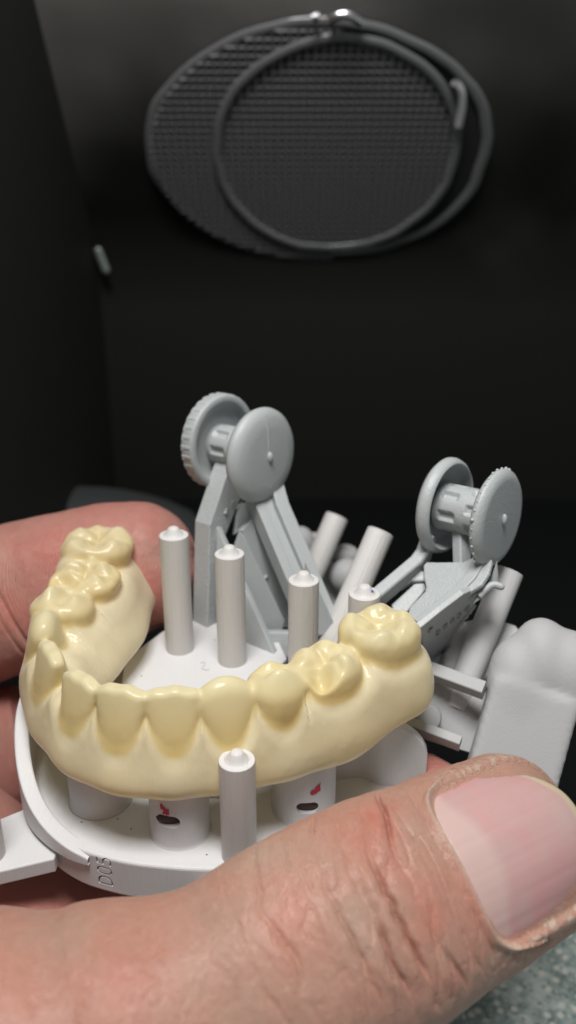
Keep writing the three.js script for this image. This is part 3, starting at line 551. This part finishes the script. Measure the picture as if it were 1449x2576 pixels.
  const hair = new THREE.TubeGeometry(new THREE.CatmullRomCurve3([P1(585, 1255), P1(583, 1268), P1(592, 1279), P1(604, 1268), P1(610, 1250)].map((p) => p.addScaledVector(V(0.75, 0.08, 0.65), 0.15))), 30, 0.09, 6);
  part(h, 'plastic_thread', [hair], M.plastic);
}
{
  const h = thing('articulator_hinge', 'grey plastic hinge with lettered underside behind the right back tooth', 'articulator hinge', at(1045, 1560, 141), 'plastic hinges of the jaw holder');
  const a = at(1116, 1271, 149), b = at(1252, 1304, 143);
  const e1 = V(0, 1, 0).addScaledVector(HN, -HN.y).normalize(), e2 = HN.clone().cross(e1);
  part(h, 'wheel', [discGeo([[0, -1.3], [6, -1.25], [7.5, -0.9], [8.15, -0.2], [8.2, 0.4], [7.9, 1.2], [7.45, 1.6], [7.15, 1.55], [7.0, 1.0], [6.6, -0.3], [5.5, -0.7], [0, -0.8]], a)], M.plastic);
  const d2 = part(h, 'wheel', [discGeo([[0, 1.0], [6.3, 0.98], [7.3, 0.75], [7.95, 0.2], [8.1, -0.3], [7.9, -0.8], [7.4, -1.2], [0, -1.3]], b)], M.plastic);
  part(d2, 'nub', [ball(b.clone().addScaledVector(HN, 1.15), 0.8, 0.6, 1.25, 0.75)], M.plastic, h.base);
  const pips = [], r = rng(8);
  for (let k = 0; k < 34; k++) { const t = k * 0.185, c = b.clone().addScaledVector(e1, 8.08 * Math.cos(t)).addScaledVector(e2, 8.08 * Math.sin(t)).addScaledVector(HN, -0.5 + 0.2 * r()); pips.push(ball(c, 0.14 + 0.2 * r())); }
  part(d2, 'rim_pips', pips, M.plastic, h.base);
  part(h, 'hub', [slottedHub(a, b, 3.95, 7)], M.plastic);
  part(h, 'stem', [bar([at(1160, 1330, 147), at(1163, 1425, 146)], 2.6, 2.0, V(0.5, 0, 0.86))], M.plastic);
  part(h, 'side_arm', [bar([at(1080, 1350, 149.5), at(1066, 1394, 149), at(1048, 1420, 148.4), at(950, 1503, 145), at(890, 1552, 143)], 2.2, 3.6, V(-0.15, 0.85, 0.5), 0.5)], M.plastic);
  part(h, 'cross_link', [slab([[1003, 1462], [1050, 1428], [1072, 1440], [1070, 1462], [1035, 1462], [1012, 1478]].map((q) => onPlane({ p: at(1040, 1455, 147.5), normal: V(-0.1, 0.8, 0.6).normalize() })(...q)), V(0, 1, 0), 1.5, 0.3)], M.plastic);
  part(h, 'inner_panel', [slab([[985, 1520], [1042, 1468], [1066, 1462], [1074, 1480], [1024, 1540], [990, 1545]].map((q) => onPlane({ p: at(1030, 1505, 146.5), normal: V(-0.1, 0.8, 0.6).normalize() })(...q)), V(0, 1, 0), 1.3, 0.25)], M.plastic);
  const PP = planeOf(at(1064, 1419, 147.5), at(1232, 1400, 142.5), at(1045, 1552, 140.5)), P1 = onPlane(PP);
  part(h, 'arm_plate', [slab([[1064, 1422], [1072, 1412], [1100, 1413], [1164, 1412], [1184, 1404], [1206, 1385], [1230, 1388], [1238, 1412], [1230, 1442], [1212, 1470], [1168, 1497], [1110, 1540], [1063, 1577], [1020, 1560], [1030, 1527], [1068, 1487], [1071, 1476], [1065, 1452]].map((q) => P1(...q)), V(-0.2, 0.7, 0.6), 1.0, 0.35)], M.plasticRough);
  const PN = PP.normal.clone(); if (PN.y < 0) PN.negate();
  part(h, 'arm_rib', [bar([[1052, 1568], [1110, 1520], [1160, 1478], [1185, 1452], [1203, 1420]].map((q) => P1(...q).addScaledVector(PN, 0.1)), 1.9, 0.6, PN, 0.25)], M.plastic);
  const WN = V(0.61, -0.42, 0.67).normalize(), P4 = onPlane({ p: at(1120, 1550, 139.6), normal: WN });
  part(h, 'lettered_web', [slab([[1058, 1580], [1110, 1538], [1168, 1494], [1206, 1478], [1216, 1488], [1192, 1524], [1152, 1574], [1120, 1636], [1100, 1672], [1068, 1660]].map((q) => P4(...q)), V(0.6, -0.3, 0.7), 1.1, 0.2)], M.plastic);
  const beads = [];
  for (let k = 0; k < 22; k++) { const t = k / 21, x = t < 0.45 ? lerp(1192, 1152, t / 0.45) : lerp(1152, 1102, (t - 0.45) / 0.55), y = t < 0.45 ? lerp(1524, 1574, t / 0.45) : lerp(1574, 1668, (t - 0.45) / 0.55); beads.push(ball(P4(x, y), 0.35 + 0.2 * r(), 1.1, 0.8, 1)); }
  part(h, 'serrated_edge', beads, M.plastic);
  const ex = P4(1172, 1524).sub(P4(1092, 1588)).normalize(), ey = WN.clone().cross(ex);
  const word = (s, x, y, size) => { const g = new TextGeometry(s, { font, size, depth: 0.45, curveSegments: 4 }), o = P4(x, y).addScaledVector(WN, -0.1); return g.applyMatrix4(new THREE.Matrix4().makeBasis(ex, ey, WN).setPosition(o)); };
  part(h, 'raised_lettering', [word('5 E E S G', 1094, 1598, 1.4), word('X', 1076, 1590, 1.2)], M.plastic);
  const hk = new THREE.TubeGeometry(new THREE.CatmullRomCurve3([at(1205, 1500, 141), at(1222, 1483, 141), at(1238, 1472, 141), at(1250, 1472, 140.8), at(1261, 1476, 140.6)]), 30, 0.6, 10);
  part(h, 'hook', [hk, ball(at(1261, 1476, 140.6), 0.55), slab([[1190, 1520], [1206, 1490], [1236, 1468], [1244, 1476], [1226, 1498]].map((q) => at(q[0], q[1], 141)), V(0, 0, 1), 1.2, 0.3)], M.plastic);
  const fin = new THREE.ConeGeometry(0.85, 4.4, 16); fin.translate(at(1247, 1440, 142).x, at(1247, 1440, 142).y, at(1247, 1440, 142).z);
  part(h, 'fin', [fin], M.plastic);
}

// ------------------------------------------------------------------ the printed upper model, swung open behind
{
  const AX = V(0.41, 0.78, -0.49).normalize();
  const u = thing('printed_upper_model', 'grey printed upper jaw model leaning open behind the hinges', 'dental model', at(1180, 1885, 143));
  const tilted = (x, y, d, L) => alongY(pinGeo(V(0, 0, 0), L, 2.5, false), AX, at(x, y, d).addScaledVector(AX, -L));
  part(u, 'pin', tilted(848, 1299, 187, 24), M.resinPin);
  part(u, 'pin', tilted(958, 1337, 162, 26), M.resinPin);
  part(u, 'pin', tilted(1281, 1436, 152, 25), M.resin);
  // block with rounded tooth lobes along its top
  const WN = V(-0.15, 0.55, 0.82).normalize(), PB = onPlane({ p: at(1300, 1750, 139), normal: WN });
  const E = [[1306, 1712, 3.3, 4.6, 7, 3.5], [1372, 1662, 3.75, 5.2, 7.0, 4.0], [1446, 1688, 3.75, 5.0, 6.6, 4.0]].map(([x, y, dep, rx, ry, rz]) => ({ c: PB(x, y).addScaledVector(WN, -dep), rx, ry, rz }));
  const bx = RIGHT.clone().addScaledVector(WN, -RIGHT.dot(WN)).normalize(), by = WN.clone().cross(bx), c0 = PB(1352, 1735), ev = PB(1301, 1918).sub(c0).normalize(), half = PB(1449, 1660).distanceTo(PB(1243, 1660)) / 2;
  const f = (x, y, z) => {
    const p = V(x, y, z); let v = 1e9;
    for (const e of E) { const d = p.clone().sub(e.c), k = Math.hypot(d.dot(bx) / e.rx, d.dot(by) / e.ry, d.dot(WN) / e.rz); v = smin(v, (k - 1) * 3.6, 0.8); }
    const d = p.clone().sub(c0), dv = d.dot(ev), du = (d.dot(bx) - ev.dot(bx) * dv) * 0.95;
    const q = smax(smax(Math.abs(du) - half, Math.max(-dv, dv - 28), 1.2), Math.abs(d.dot(WN) + 3.5) - 3.5, 1.2);
    return smin(v, q, 1.3);
  };
  const S = surfaceNets(f, [c0.x - 22, c0.y - 24, c0.z - 17], 0.6, [74, 74, 64]), g = new THREE.BufferGeometry();
  g.setAttribute('position', new THREE.Float32BufferAttribute(S.vp, 3)); g.setIndex(S.faces); g.computeVertexNormals();
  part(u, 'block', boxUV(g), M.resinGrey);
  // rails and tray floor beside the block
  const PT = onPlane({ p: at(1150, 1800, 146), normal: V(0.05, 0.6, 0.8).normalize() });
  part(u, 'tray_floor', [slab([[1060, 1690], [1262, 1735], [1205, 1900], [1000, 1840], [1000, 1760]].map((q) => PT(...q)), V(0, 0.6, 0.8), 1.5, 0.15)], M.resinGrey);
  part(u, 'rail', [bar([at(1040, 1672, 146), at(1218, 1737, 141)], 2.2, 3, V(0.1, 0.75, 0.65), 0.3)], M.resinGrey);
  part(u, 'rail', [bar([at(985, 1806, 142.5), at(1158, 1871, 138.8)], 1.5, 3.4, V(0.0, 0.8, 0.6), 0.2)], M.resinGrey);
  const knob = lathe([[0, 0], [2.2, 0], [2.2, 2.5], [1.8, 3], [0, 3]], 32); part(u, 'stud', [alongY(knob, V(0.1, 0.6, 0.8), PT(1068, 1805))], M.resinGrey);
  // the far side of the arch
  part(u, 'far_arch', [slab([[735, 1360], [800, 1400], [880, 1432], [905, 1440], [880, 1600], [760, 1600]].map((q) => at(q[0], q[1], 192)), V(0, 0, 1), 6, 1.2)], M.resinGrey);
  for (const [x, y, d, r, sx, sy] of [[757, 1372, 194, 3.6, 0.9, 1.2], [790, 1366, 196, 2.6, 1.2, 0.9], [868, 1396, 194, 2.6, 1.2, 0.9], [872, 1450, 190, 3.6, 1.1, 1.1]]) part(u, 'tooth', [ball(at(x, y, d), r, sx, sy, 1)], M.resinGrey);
  part(u, 'deck', [slab([[1120, 1640], [1170, 1562], [1230, 1548], [1300, 1572], [1335, 1620], [1262, 1705], [1112, 1705]].map((q) => onPlane({ p: at(1220, 1640, 152), normal: V(0.1, 0.7, 0.7).normalize() })(...q)), V(0, 0.7, 0.7), 3, 0.8)], M.resin);
}

// ------------------------------------------------------------------ the hand
{
  const skinBump = tex(1024, 1024, (x, y) => {
    const a = worley(x, y, 46, 41), b = worley(x, y, 90, 43), l = sstep(0, 0.16, a[1] - a[0]), m = sstep(0, 0.2, b[1] - b[0]);
    return 0.35 + 0.3 * l + 0.17 * m + 0.18 * (tile(x, y, 220, 45) - 0.5) + 0.15 * (tile(x, y, 18, 47) - 0.5);
  }, false, [62, 62]);
  const skinMat = std({ color: rgb(1, 1, 1), vertexColors: true, roughness: 0.52, bumpMap: skinBump, bumpScale: 0.00026, transmission: 0.1, thickness: 0, clearcoat: 0.22, clearcoatRoughness: 0.38, sheen: 0.3, sheenRoughness: 0.6, sheenColor: rgb(0.5, 0.3, 0.25) });
  const nailMat = std({ color: rgb(1, 1, 1), vertexColors: true, roughness: 0.42, clearcoat: 0.35, clearcoatRoughness: 0.25 });
  // spine: [T x, T y, depth, half width, half thickness] from the tip backwards
  function limb(spec) {
    const { pts, tip, normal, nS, nT, disp, color, from = 0, to = 1, sq = 2.15 } = spec;
    const cv = new THREE.CatmullRomCurve3(pts.map((p) => p.p), false, 'centripetal'), n = 400, tab = [];
    let len = 0, prev = null;
    for (let i = 0; i <= n; i++) { const t = i / n, p = cv.getPoint(t); if (prev) len += p.distanceTo(prev); prev = p; tab.push([len, p, t]); }
    const samp = (s) => {
      let i = 0; s = clamp(s, 0, len); let lo = 0, hi = n; while (hi - lo > 1) { const m = (lo + hi) >> 1; if (tab[m][0] <= s) lo = m; else hi = m; } i = lo;
      const f = (s - tab[i][0]) / Math.max(1e-6, tab[i + 1][0] - tab[i][0]), t = lerp(tab[i][2], tab[i + 1][2], f), p = tab[i][1].clone().lerp(tab[i + 1][1], f), k = t * (pts.length - 1), j = Math.min(pts.length - 2, Math.floor(k)), q = k - j, ss = q * q * (3 - 2 * q);
      return { p, tan: cv.getTangent(t), a: lerp(pts[j].a, pts[j + 1].a, ss), b: lerp(pts[j].b, pts[j + 1].b, ss) };
    };
    const frame = (s) => { const o = samp(s), N = normal.clone().addScaledVector(o.tan, -normal.dot(o.tan)).normalize(), S = o.tan.clone().cross(N).normalize(); return { ...o, N, S }; };
    const point = (s, th, extra) => {
      const o = frame(s), q = s < tip ? Math.pow(Math.max(0, 1 - Math.pow(1 - s / tip, spec.blunt ?? 2.2)), 1 / 2.1) : 1, c = Math.cos(th), sn = Math.sin(th), k = Math.pow(Math.abs(c) ** sq + Math.abs(sn) ** sq, -1 / sq);
      const a = o.a * q, b = o.b * q, nn = o.N.clone().multiplyScalar(c / Math.max(0.3, o.b)).addScaledVector(o.S, sn / Math.max(0.3, o.a)).normalize().addScaledVector(o.tan, s < tip ? -(1 - s / tip) : 0).normalize();
      return o.p.clone().addScaledVector(o.N, b * c * k).addScaledVector(o.S, a * sn * k).addScaledVector(nn, extra);
    };
    const pos = [], uv = [], col = [], ix = [], T0 = spec.t0 ?? -Math.PI, T1 = spec.t1 ?? Math.PI;
    for (let i = 0; i <= nS; i++) {
      const e = i / nS, s = len * lerp(from, to, spec.dense ? spec.dense(e) : e), o = samp(s);
      for (let j = 0; j <= nT; j++) {
        const th = lerp(T0, T1, j / nT), w = th * (o.a + o.b) / 2, p = point(s, th, disp ? disp(s, w, th) : 0), c = color(s, w, p);
        pos.push(p.x, p.y, p.z); uv.push(s * MM, w * MM); col.push(...c);
      }
    }
    const W = nT + 1;
    for (let i = 0; i < nS; i++) for (let j = 0; j < nT; j++) { const a = i * W + j, b = a + 1; ix.push(a, b, a + W, b, b + W, a + W); }
    const g = new THREE.BufferGeometry();
    g.setAttribute('position', new THREE.Float32BufferAttribute(pos, 3)); g.setAttribute('uv', new THREE.Float32BufferAttribute(uv, 2)); g.setAttribute('color', new THREE.Float32BufferAttribute(col, 3)); g.setIndex(ix);
    g.computeVertexNormals();
    const nr = g.attributes.normal;   // the seam along the back shares its normals
    for (let i = 0; i <= nS; i++) { const a = i * W, b = a + nT, x = nr.getX(a) + nr.getX(b), y = nr.getY(a) + nr.getY(b), z = nr.getZ(a) + nr.getZ(b), l = Math.hypot(x, y, z) || 1; nr.setXYZ(a, x / l, y / l, z / l); nr.setXYZ(b, x / l, y / l, z / l); }
    return { g, frame, point, len };
  }
  const L = (x, y, d, a, b) => ({ p: at(x, y, d), a, b });
  const skinAt = (p, base, red) => { const m = fbm(p.x * 0.12, p.y * 0.12, p.z * 0.12, 4), f = fbm(p.x * 0.9, p.y * 0.9, p.z * 0.9, 3); return [clamp(base[0] + 0.05 * m + 0.035 * f + 0.02 * red, 0, 1), clamp(base[1] - 0.07 * m + 0.03 * f - 0.075 * red, 0, 1), clamp(base[2] - 0.06 * m + 0.03 * f - 0.06 * red, 0, 1)]; };
  // thumb
  const CUT = (w) => 23.8 - 0.012 * w * w - 2.6 * Math.pow(Math.min(1.15, Math.abs(w) / 9.5), 7), NW = 9.5;
  const creases = [[25.6, 0.1, 0.05, 0.25, 0.4], [28.2, 0.16, 0.05, 0.32, 0.45], [30.6, 0.42, 0.04, 0.45, 0.55], [33.4, 0.5, 0.03, 0.5, 0.6], [35.8, 0.42, 0.02, 0.45, 0.6], [38.4, 0.3, 0.01, 0.42, 0.6], [41.2, 0.22, 0.0, 0.5, 0.6], [44.2, 0.13, 0.0, 0.5, 0.7], [47.5, 0.08, 0.0, 0.5, 0.8]];
  const thumbDisp = (s, w) => {
    const far = Math.abs(w), cut = CUT(w);
    let d = 0;
    // nail bed sunk under the plate, folds raised round it
    const inS = sstep(cut + 0.5, cut - 0.3, s), inW = sstep(NW + 0.5, NW - 0.3, far);
    d -= 0.6 * inS * inW;
    const dl = far - NW, dp = s - cut;
    if (s < cut + 1) d += 0.4 * Math.exp(-(((dl - 0.9) / 1.1) ** 2)) * sstep(2, 12, s) * sstep(cut + 1, cut - 2, s);
    if (far < NW + 1.5) d += 0.7 * Math.exp(-(((dp - 0.55) / 0.85) ** 2));
    // knuckle creases: transverse, bowed, wavering
    const win = sstep(14.5, 9.5, far + (w < 0 ? 1.5 : -1.5));
    for (const [s0, dep, bow, wid, wob] of creases) {
      const q = s0 - bow * (w - 1) * (w - 1) * 0.35 + wob * (0.75 * noise3(w * 0.2, s0 * 3.1, 1.7) + 0.3 * noise3(w * 0.9, s0 * 3.1, 5)) - (w > 4 ? (w - 4) * 0.16 * (s0 > 30 ? 1 : 0.3) : 0), x = s - q;
      const str = 0.15 + 0.95 * sstep(-0.35, 0.35, noise3(w * 0.2 + s0 * 1.7, 4.2, s0));
      d -= 2.0 * dep * win * str * Math.exp(-((x / (wid * 0.66)) ** 2)); d += dep * 0.95 * win * str * Math.exp(-(((x - 1.2) / 0.9) ** 2));
    }
    d += 0.35 * Math.exp(-(((s - 32) / 6) ** 2)) * Math.exp(-((w / 9) ** 2));
    d += 0.14 * fbm(s * 0.35, w * 0.35, 3.3, 4) - 0.2 * Math.pow(1 - Math.abs(noise3(s * 0.75 + 0.12 * w, w * 0.13, 12)), 9) * sstep(24.5, 27, s) * sstep(46, 36, s) * win - 0.065 * Math.pow(1 - Math.abs(noise3(s * 0.9 - w * 0.5, w * 0.5 + s * 0.3, 21)), 8) + 0.035 * fbm(s * 2.6, w * 2.0, 15, 3);
    // flaking skin by the upper nail fold
    if (w < -NW + 0.5 && s < 25) d += 0.13 * Math.abs(fbm(s * 2.2, w * 2.2, 8.1, 3)) * sstep(25, 20, s);
    if (w > NW && s < 19) d += 0.1 * Math.abs(fbm(s * 2.6, w * 1.4, 2.1, 3));
    return d;
  };
  const thumbCol = (s, w, p) => {
    const red = Math.exp(-(((s - 31) / 5) ** 2)) * (0.6 + 0.5 * noise3(s * 0.4, w * 0.3, 2)) * sstep(14, 8, Math.abs(w)) + 0.5 * Math.exp(-(((s - 23.5) / 2) ** 2)) * sstep(9, 5, Math.abs(w)) * 0.8 + 0.35 * sstep(0.1, 0.4, fbm(p.x * 0.06, p.y * 0.06, p.z * 0.06 + 9, 2)) * sstep(40, 50, s);
    const c = skinAt(p, [0.565, 0.30, 0.222], red);
    let cz = 0; for (const [s0, dep, bow, wid, wob] of creases) { const q = s0 - bow * (w - 1) * (w - 1) * 0.35 + wob * (0.75 * noise3(w * 0.2, s0 * 3.1, 1.7) + 0.3 * noise3(w * 0.9, s0 * 3.1, 5)) - (w > 4 ? (w - 4) * 0.16 * (s0 > 30 ? 1 : 0.3) : 0); cz = Math.max(cz, dep * 1.5 * sstep(-0.35, 0.35, noise3(w * 0.2 + s0 * 1.7, 4.2, s0)) * Math.exp(-(((s - q) / 0.35) ** 2))); }
    for (let k = 0; k < 3; k++) c[k] *= 1 - [0.22, 0.34, 0.36][k] * Math.min(1, cz) * sstep(14.5, 9.5, Math.abs(w));  // crease shade painted into the skin as a darker, redder tone
    const dp = s - CUT(w), cu = Math.exp(-(((dp - 0.3) / 0.42) ** 2)) * sstep(NW + 1, NW, Math.abs(w));
    let flake = 0;
    if (w < -NW + 0.3 && s < 24.5) flake = sstep(0.02, 0.3, fbm(s * 1.6, w * 1.6, 8.1, 4)) * sstep(-NW - 6, -NW - 1, w) * 0.6;
    if (w > NW && w < NW + 4 && s < 19) flake = sstep(-0.05, 0.3, fbm(s * 2.0, w * 1.1, 2.1, 4)) * 0.45 * sstep(NW + 4, NW + 1, w);
    const k = clamp(Math.max(cu * 0.7, flake), 0, 1);
    return [lerp(c[0], 0.74, k), lerp(c[1], 0.62, k), lerp(c[2], 0.5, k)];
  };
  const back = FWD.clone().negate();
  const thumb = limb({
    pts: [L(1436, 2055, 121.5, 11.6, 8.2), L(1300, 2123, 117.5, 12.2, 9.2), L(1130, 2209, 113, 12.9, 10), L(960, 2295, 108.5, 13.7, 11), L(780, 2386, 105, 13.4, 11.2), L(600, 2500, 102.5, 13.2, 11.8), L(300, 2672, 99, 17.5, 14), L(0, 2808, 97, 22, 17), L(-260, 2930, 98, 27, 20)],
    tip: 12, blunt: 2.7, normal: ray(1270, 2110).negate().addScaledVector(UP, 0.04).normalize(), nS: 560, nT: 420, disp: thumbDisp, color: thumbCol, dense: (e) => e < 0.72 ? e * 0.72 : 0.5184 + (e - 0.72) * 1.72,
  });
  // index finger: pad and print turned to the camera
  const ridge = (s, w) => { const cx = s - 9, cy = w + 1, r = Math.hypot(cx, cy * 1.15), ph = s < 24 ? r * Math.PI * 2 / 0.62 : (s * 0.95 + 0.06 * w * w + 1.2 * noise3(s * 0.12, w * 0.12, 7)) * Math.PI * 2 / 0.62; return 0.042 * Math.sin(ph + 1.6 * noise3(s * 0.3, w * 0.3, 5)); };
  const indexDisp = (s, w) => { let d = ridge(s, w) * sstep(17, 12, Math.abs(w)); const q = s - 36 - 0.25 * w; d -= 0.55 * Math.exp(-((q / 0.5) ** 2)); d -= 0.25 * Math.exp(-(((q - 2.2) / 0.4) ** 2)); d += 0.25 * fbm(s * 0.2, w * 0.2, 1, 3); d += 0.05 * fbm(s * 1.6, w * 1.6, 4, 3); return d; };
  const fingerCol = (s, w, p) => skinAt(p, [0.60, 0.31, 0.25], 0.45 + 0.5 * Math.exp(-(((s - 10) / 9) ** 2)));
  const index = limb({
    pts: [L(492, 1388, 170, 11, 10), L(395, 1412, 171, 12.2, 11), L(270, 1443, 172, 13.6, 12), L(120, 1482, 173, 14.3, 13), L(-60, 1535, 172, 14.6, 14), L(-300, 1640, 168, 16, 15)],
    tip: 11, normal: back.clone().addScaledVector(UP, 0.12).normalize(), nS: 520, nT: 330, disp: indexDisp, color: fingerCol,
  });
  const middle = limb({
    pts: [L(150, 1850, 178, 9, 9), L(60, 1875, 178, 12.5, 11), L(-100, 1920, 172, 14, 13), L(-300, 1980, 158, 16, 15)],
    tip: 9, normal: back, nS: 120, nT: 120, disp: (s, w) => 0.12 * fbm(s * 0.5, w * 0.5, 6, 4), color: fingerCol,
  });
  const ring = limb({
    pts: [L(1178, 1966, 140, 5, 5), L(1110, 1994, 141, 7.0, 6.5), L(1000, 2040, 146, 8.5, 8.5), L(700, 2170, 150, 9.5, 9.5), L(300, 2330, 148, 12, 12), L(-100, 2420, 138, 16, 16)],
    tip: 8, normal: back.clone().addScaledVector(UP, 0.6).normalize(), nS: 240, nT: 140, disp: (s, w) => 0.05 * Math.sin(w * 7.5) * sstep(30, 10, s) + 0.1 * fbm(s * 0.5, w * 0.5, 6, 3), color: fingerCol,
  });
  const palm = limb({
    pts: [L(420, 2470, 146, 10, 14), L(300, 2460, 146, 18, 16), L(80, 2450, 144, 26, 20), L(-200, 2430, 142, 34, 24), L(-460, 2400, 138, 36, 26)],
    tip: 16, normal: V(0, 1, 0), nS: 120, nT: 140, disp: (s, w) => 0.4 * fbm(s * 0.12, w * 0.12, 2, 4), color: fingerCol,
  });
  const hand = thing('hand', 'bare hand pinching the printed jaw model with thumb in front', 'hand', at(-100, 2420, 128));
  const skin = mergeGeometries([thumb.g, index.g, middle.g, ring.g, palm.g]);
  part(hand, 'skin', skin, skinMat);
  // thumb nail
  const nU = 120, nV = 120, pos = [], col = [], ix = [];
  for (let i = 0; i <= nV; i++) for (let j = 0; j <= nU; j++) {
    const u = j / nU * 2 - 1, v = i / nV, w = u * (NW + 0.25), free = 4.2 + 8.0 * Math.pow(Math.abs(u), 2.5), s = lerp(free, CUT(w) - 0.1, v), o = thumb.frame(s);
    const hgt = lerp(8.6, 10.2, Math.pow(v, 0.7)) + 0.25 * Math.sin(v * Math.PI), R = 12.6, drop = R - Math.sqrt(R * R - w * w * 0.92);
    const ribs = 0.004 * Math.sin(w * 5.3 + noise3(w, 1, 1)) + 0.03 * noise3(w * 1.3, v * 2, 4);
    const p = o.p.clone().addScaledVector(o.S, w).addScaledVector(o.N, hgt - drop + ribs - 0.2 * sstep(0.06, 0, v));
    pos.push(p.x, p.y, p.z);
    const lun = sstep(0.06, -0.06, (1 - v) - 0.27 * (1 - Math.abs(u * 0.85) ** 2.2)), fe = sstep(0.075, 0.045, v - 0.02 * noise3(u * 4, 2, 2)), dk = Math.exp(-(((v - 0.085) / 0.03) ** 2)) * 0.4, edge = sstep(0.8, 1, Math.abs(u)), m = fbm(u * 1.5, v * 3, 2, 3), st = 0.006 * noise3(u * 22, v * 1.2, 6);
    let c = [0.49 + 0.05 * m + st, 0.29 - 0.05 * m + st - 0.06 * edge, 0.28 - 0.04 * m + st - 0.06 * edge];
    c = c.map((x, k) => lerp(x, [0.53, 0.385, 0.35][k], lun * 0.75)); c = c.map((x, k) => lerp(x, [0.42, 0.29, 0.24][k], dk)); c = c.map((x, k) => lerp(x, [0.52, 0.43, 0.30][k], fe));
    col.push(...c);
  }
  for (let i = 0; i < nV; i++) for (let j = 0; j < nU; j++) { const a = i * (nU + 1) + j, b = a + 1, c = a + nU + 1; ix.push(a, b, c, b, c + 1, c); }
  const ng = new THREE.BufferGeometry();
  ng.setAttribute('position', new THREE.Float32BufferAttribute(pos, 3)); ng.setAttribute('color', new THREE.Float32BufferAttribute(col, 3)); ng.setIndex(ix); ng.computeVertexNormals();
  const nn = ng.attributes.normal, mid = (nV / 2 | 0) * (nU + 1) + nU / 2;
  // give the plate thickness: a second layer below and a closed edge
  const flip = nn.getX(mid) * back.x + nn.getY(mid) * back.y + nn.getZ(mid) * back.z < 0 ? -1 : 1, cnt = pos.length / 3, p2 = pos.slice(), c2 = col.concat(col), i2 = [];
  for (let k = 0; k < cnt; k++) p2.push(pos[k * 3] - flip * nn.getX(k) * 0.42, pos[k * 3 + 1] - flip * nn.getY(k) * 0.42, pos[k * 3 + 2] - flip * nn.getZ(k) * 0.42);
  for (let k = 0; k < ix.length; k += 3) { const [a, b, c] = ix.slice(k, k + 3); flip > 0 ? i2.push(a, b, c, a + cnt, c + cnt, b + cnt) : i2.push(a, c, b, a + cnt, b + cnt, c + cnt); }
  const loop = []; for (let j = 0; j <= nU; j++) loop.push(j); for (let i = 1; i <= nV; i++) loop.push(i * (nU + 1) + nU); for (let j = nU - 1; j >= 0; j--) loop.push(nV * (nU + 1) + j); for (let i = nV - 1; i >= 0; i--) loop.push(i * (nU + 1));
  for (let k = 0; k < loop.length - 1; k++) { const a = loop[k], b = loop[k + 1]; flip > 0 ? i2.push(a, a + cnt, b, b, a + cnt, b + cnt) : i2.push(a, b, a + cnt, b, b + cnt, a + cnt); }
  const gg = new THREE.BufferGeometry();
  gg.setAttribute('position', new THREE.Float32BufferAttribute(p2, 3)); gg.setAttribute('color', new THREE.Float32BufferAttribute(c2, 3)); gg.setIndex(i2); gg.computeVertexNormals();
  part(hand, 'thumb_nail', gg, nailMat);
}
renderer.render(scene, camera);
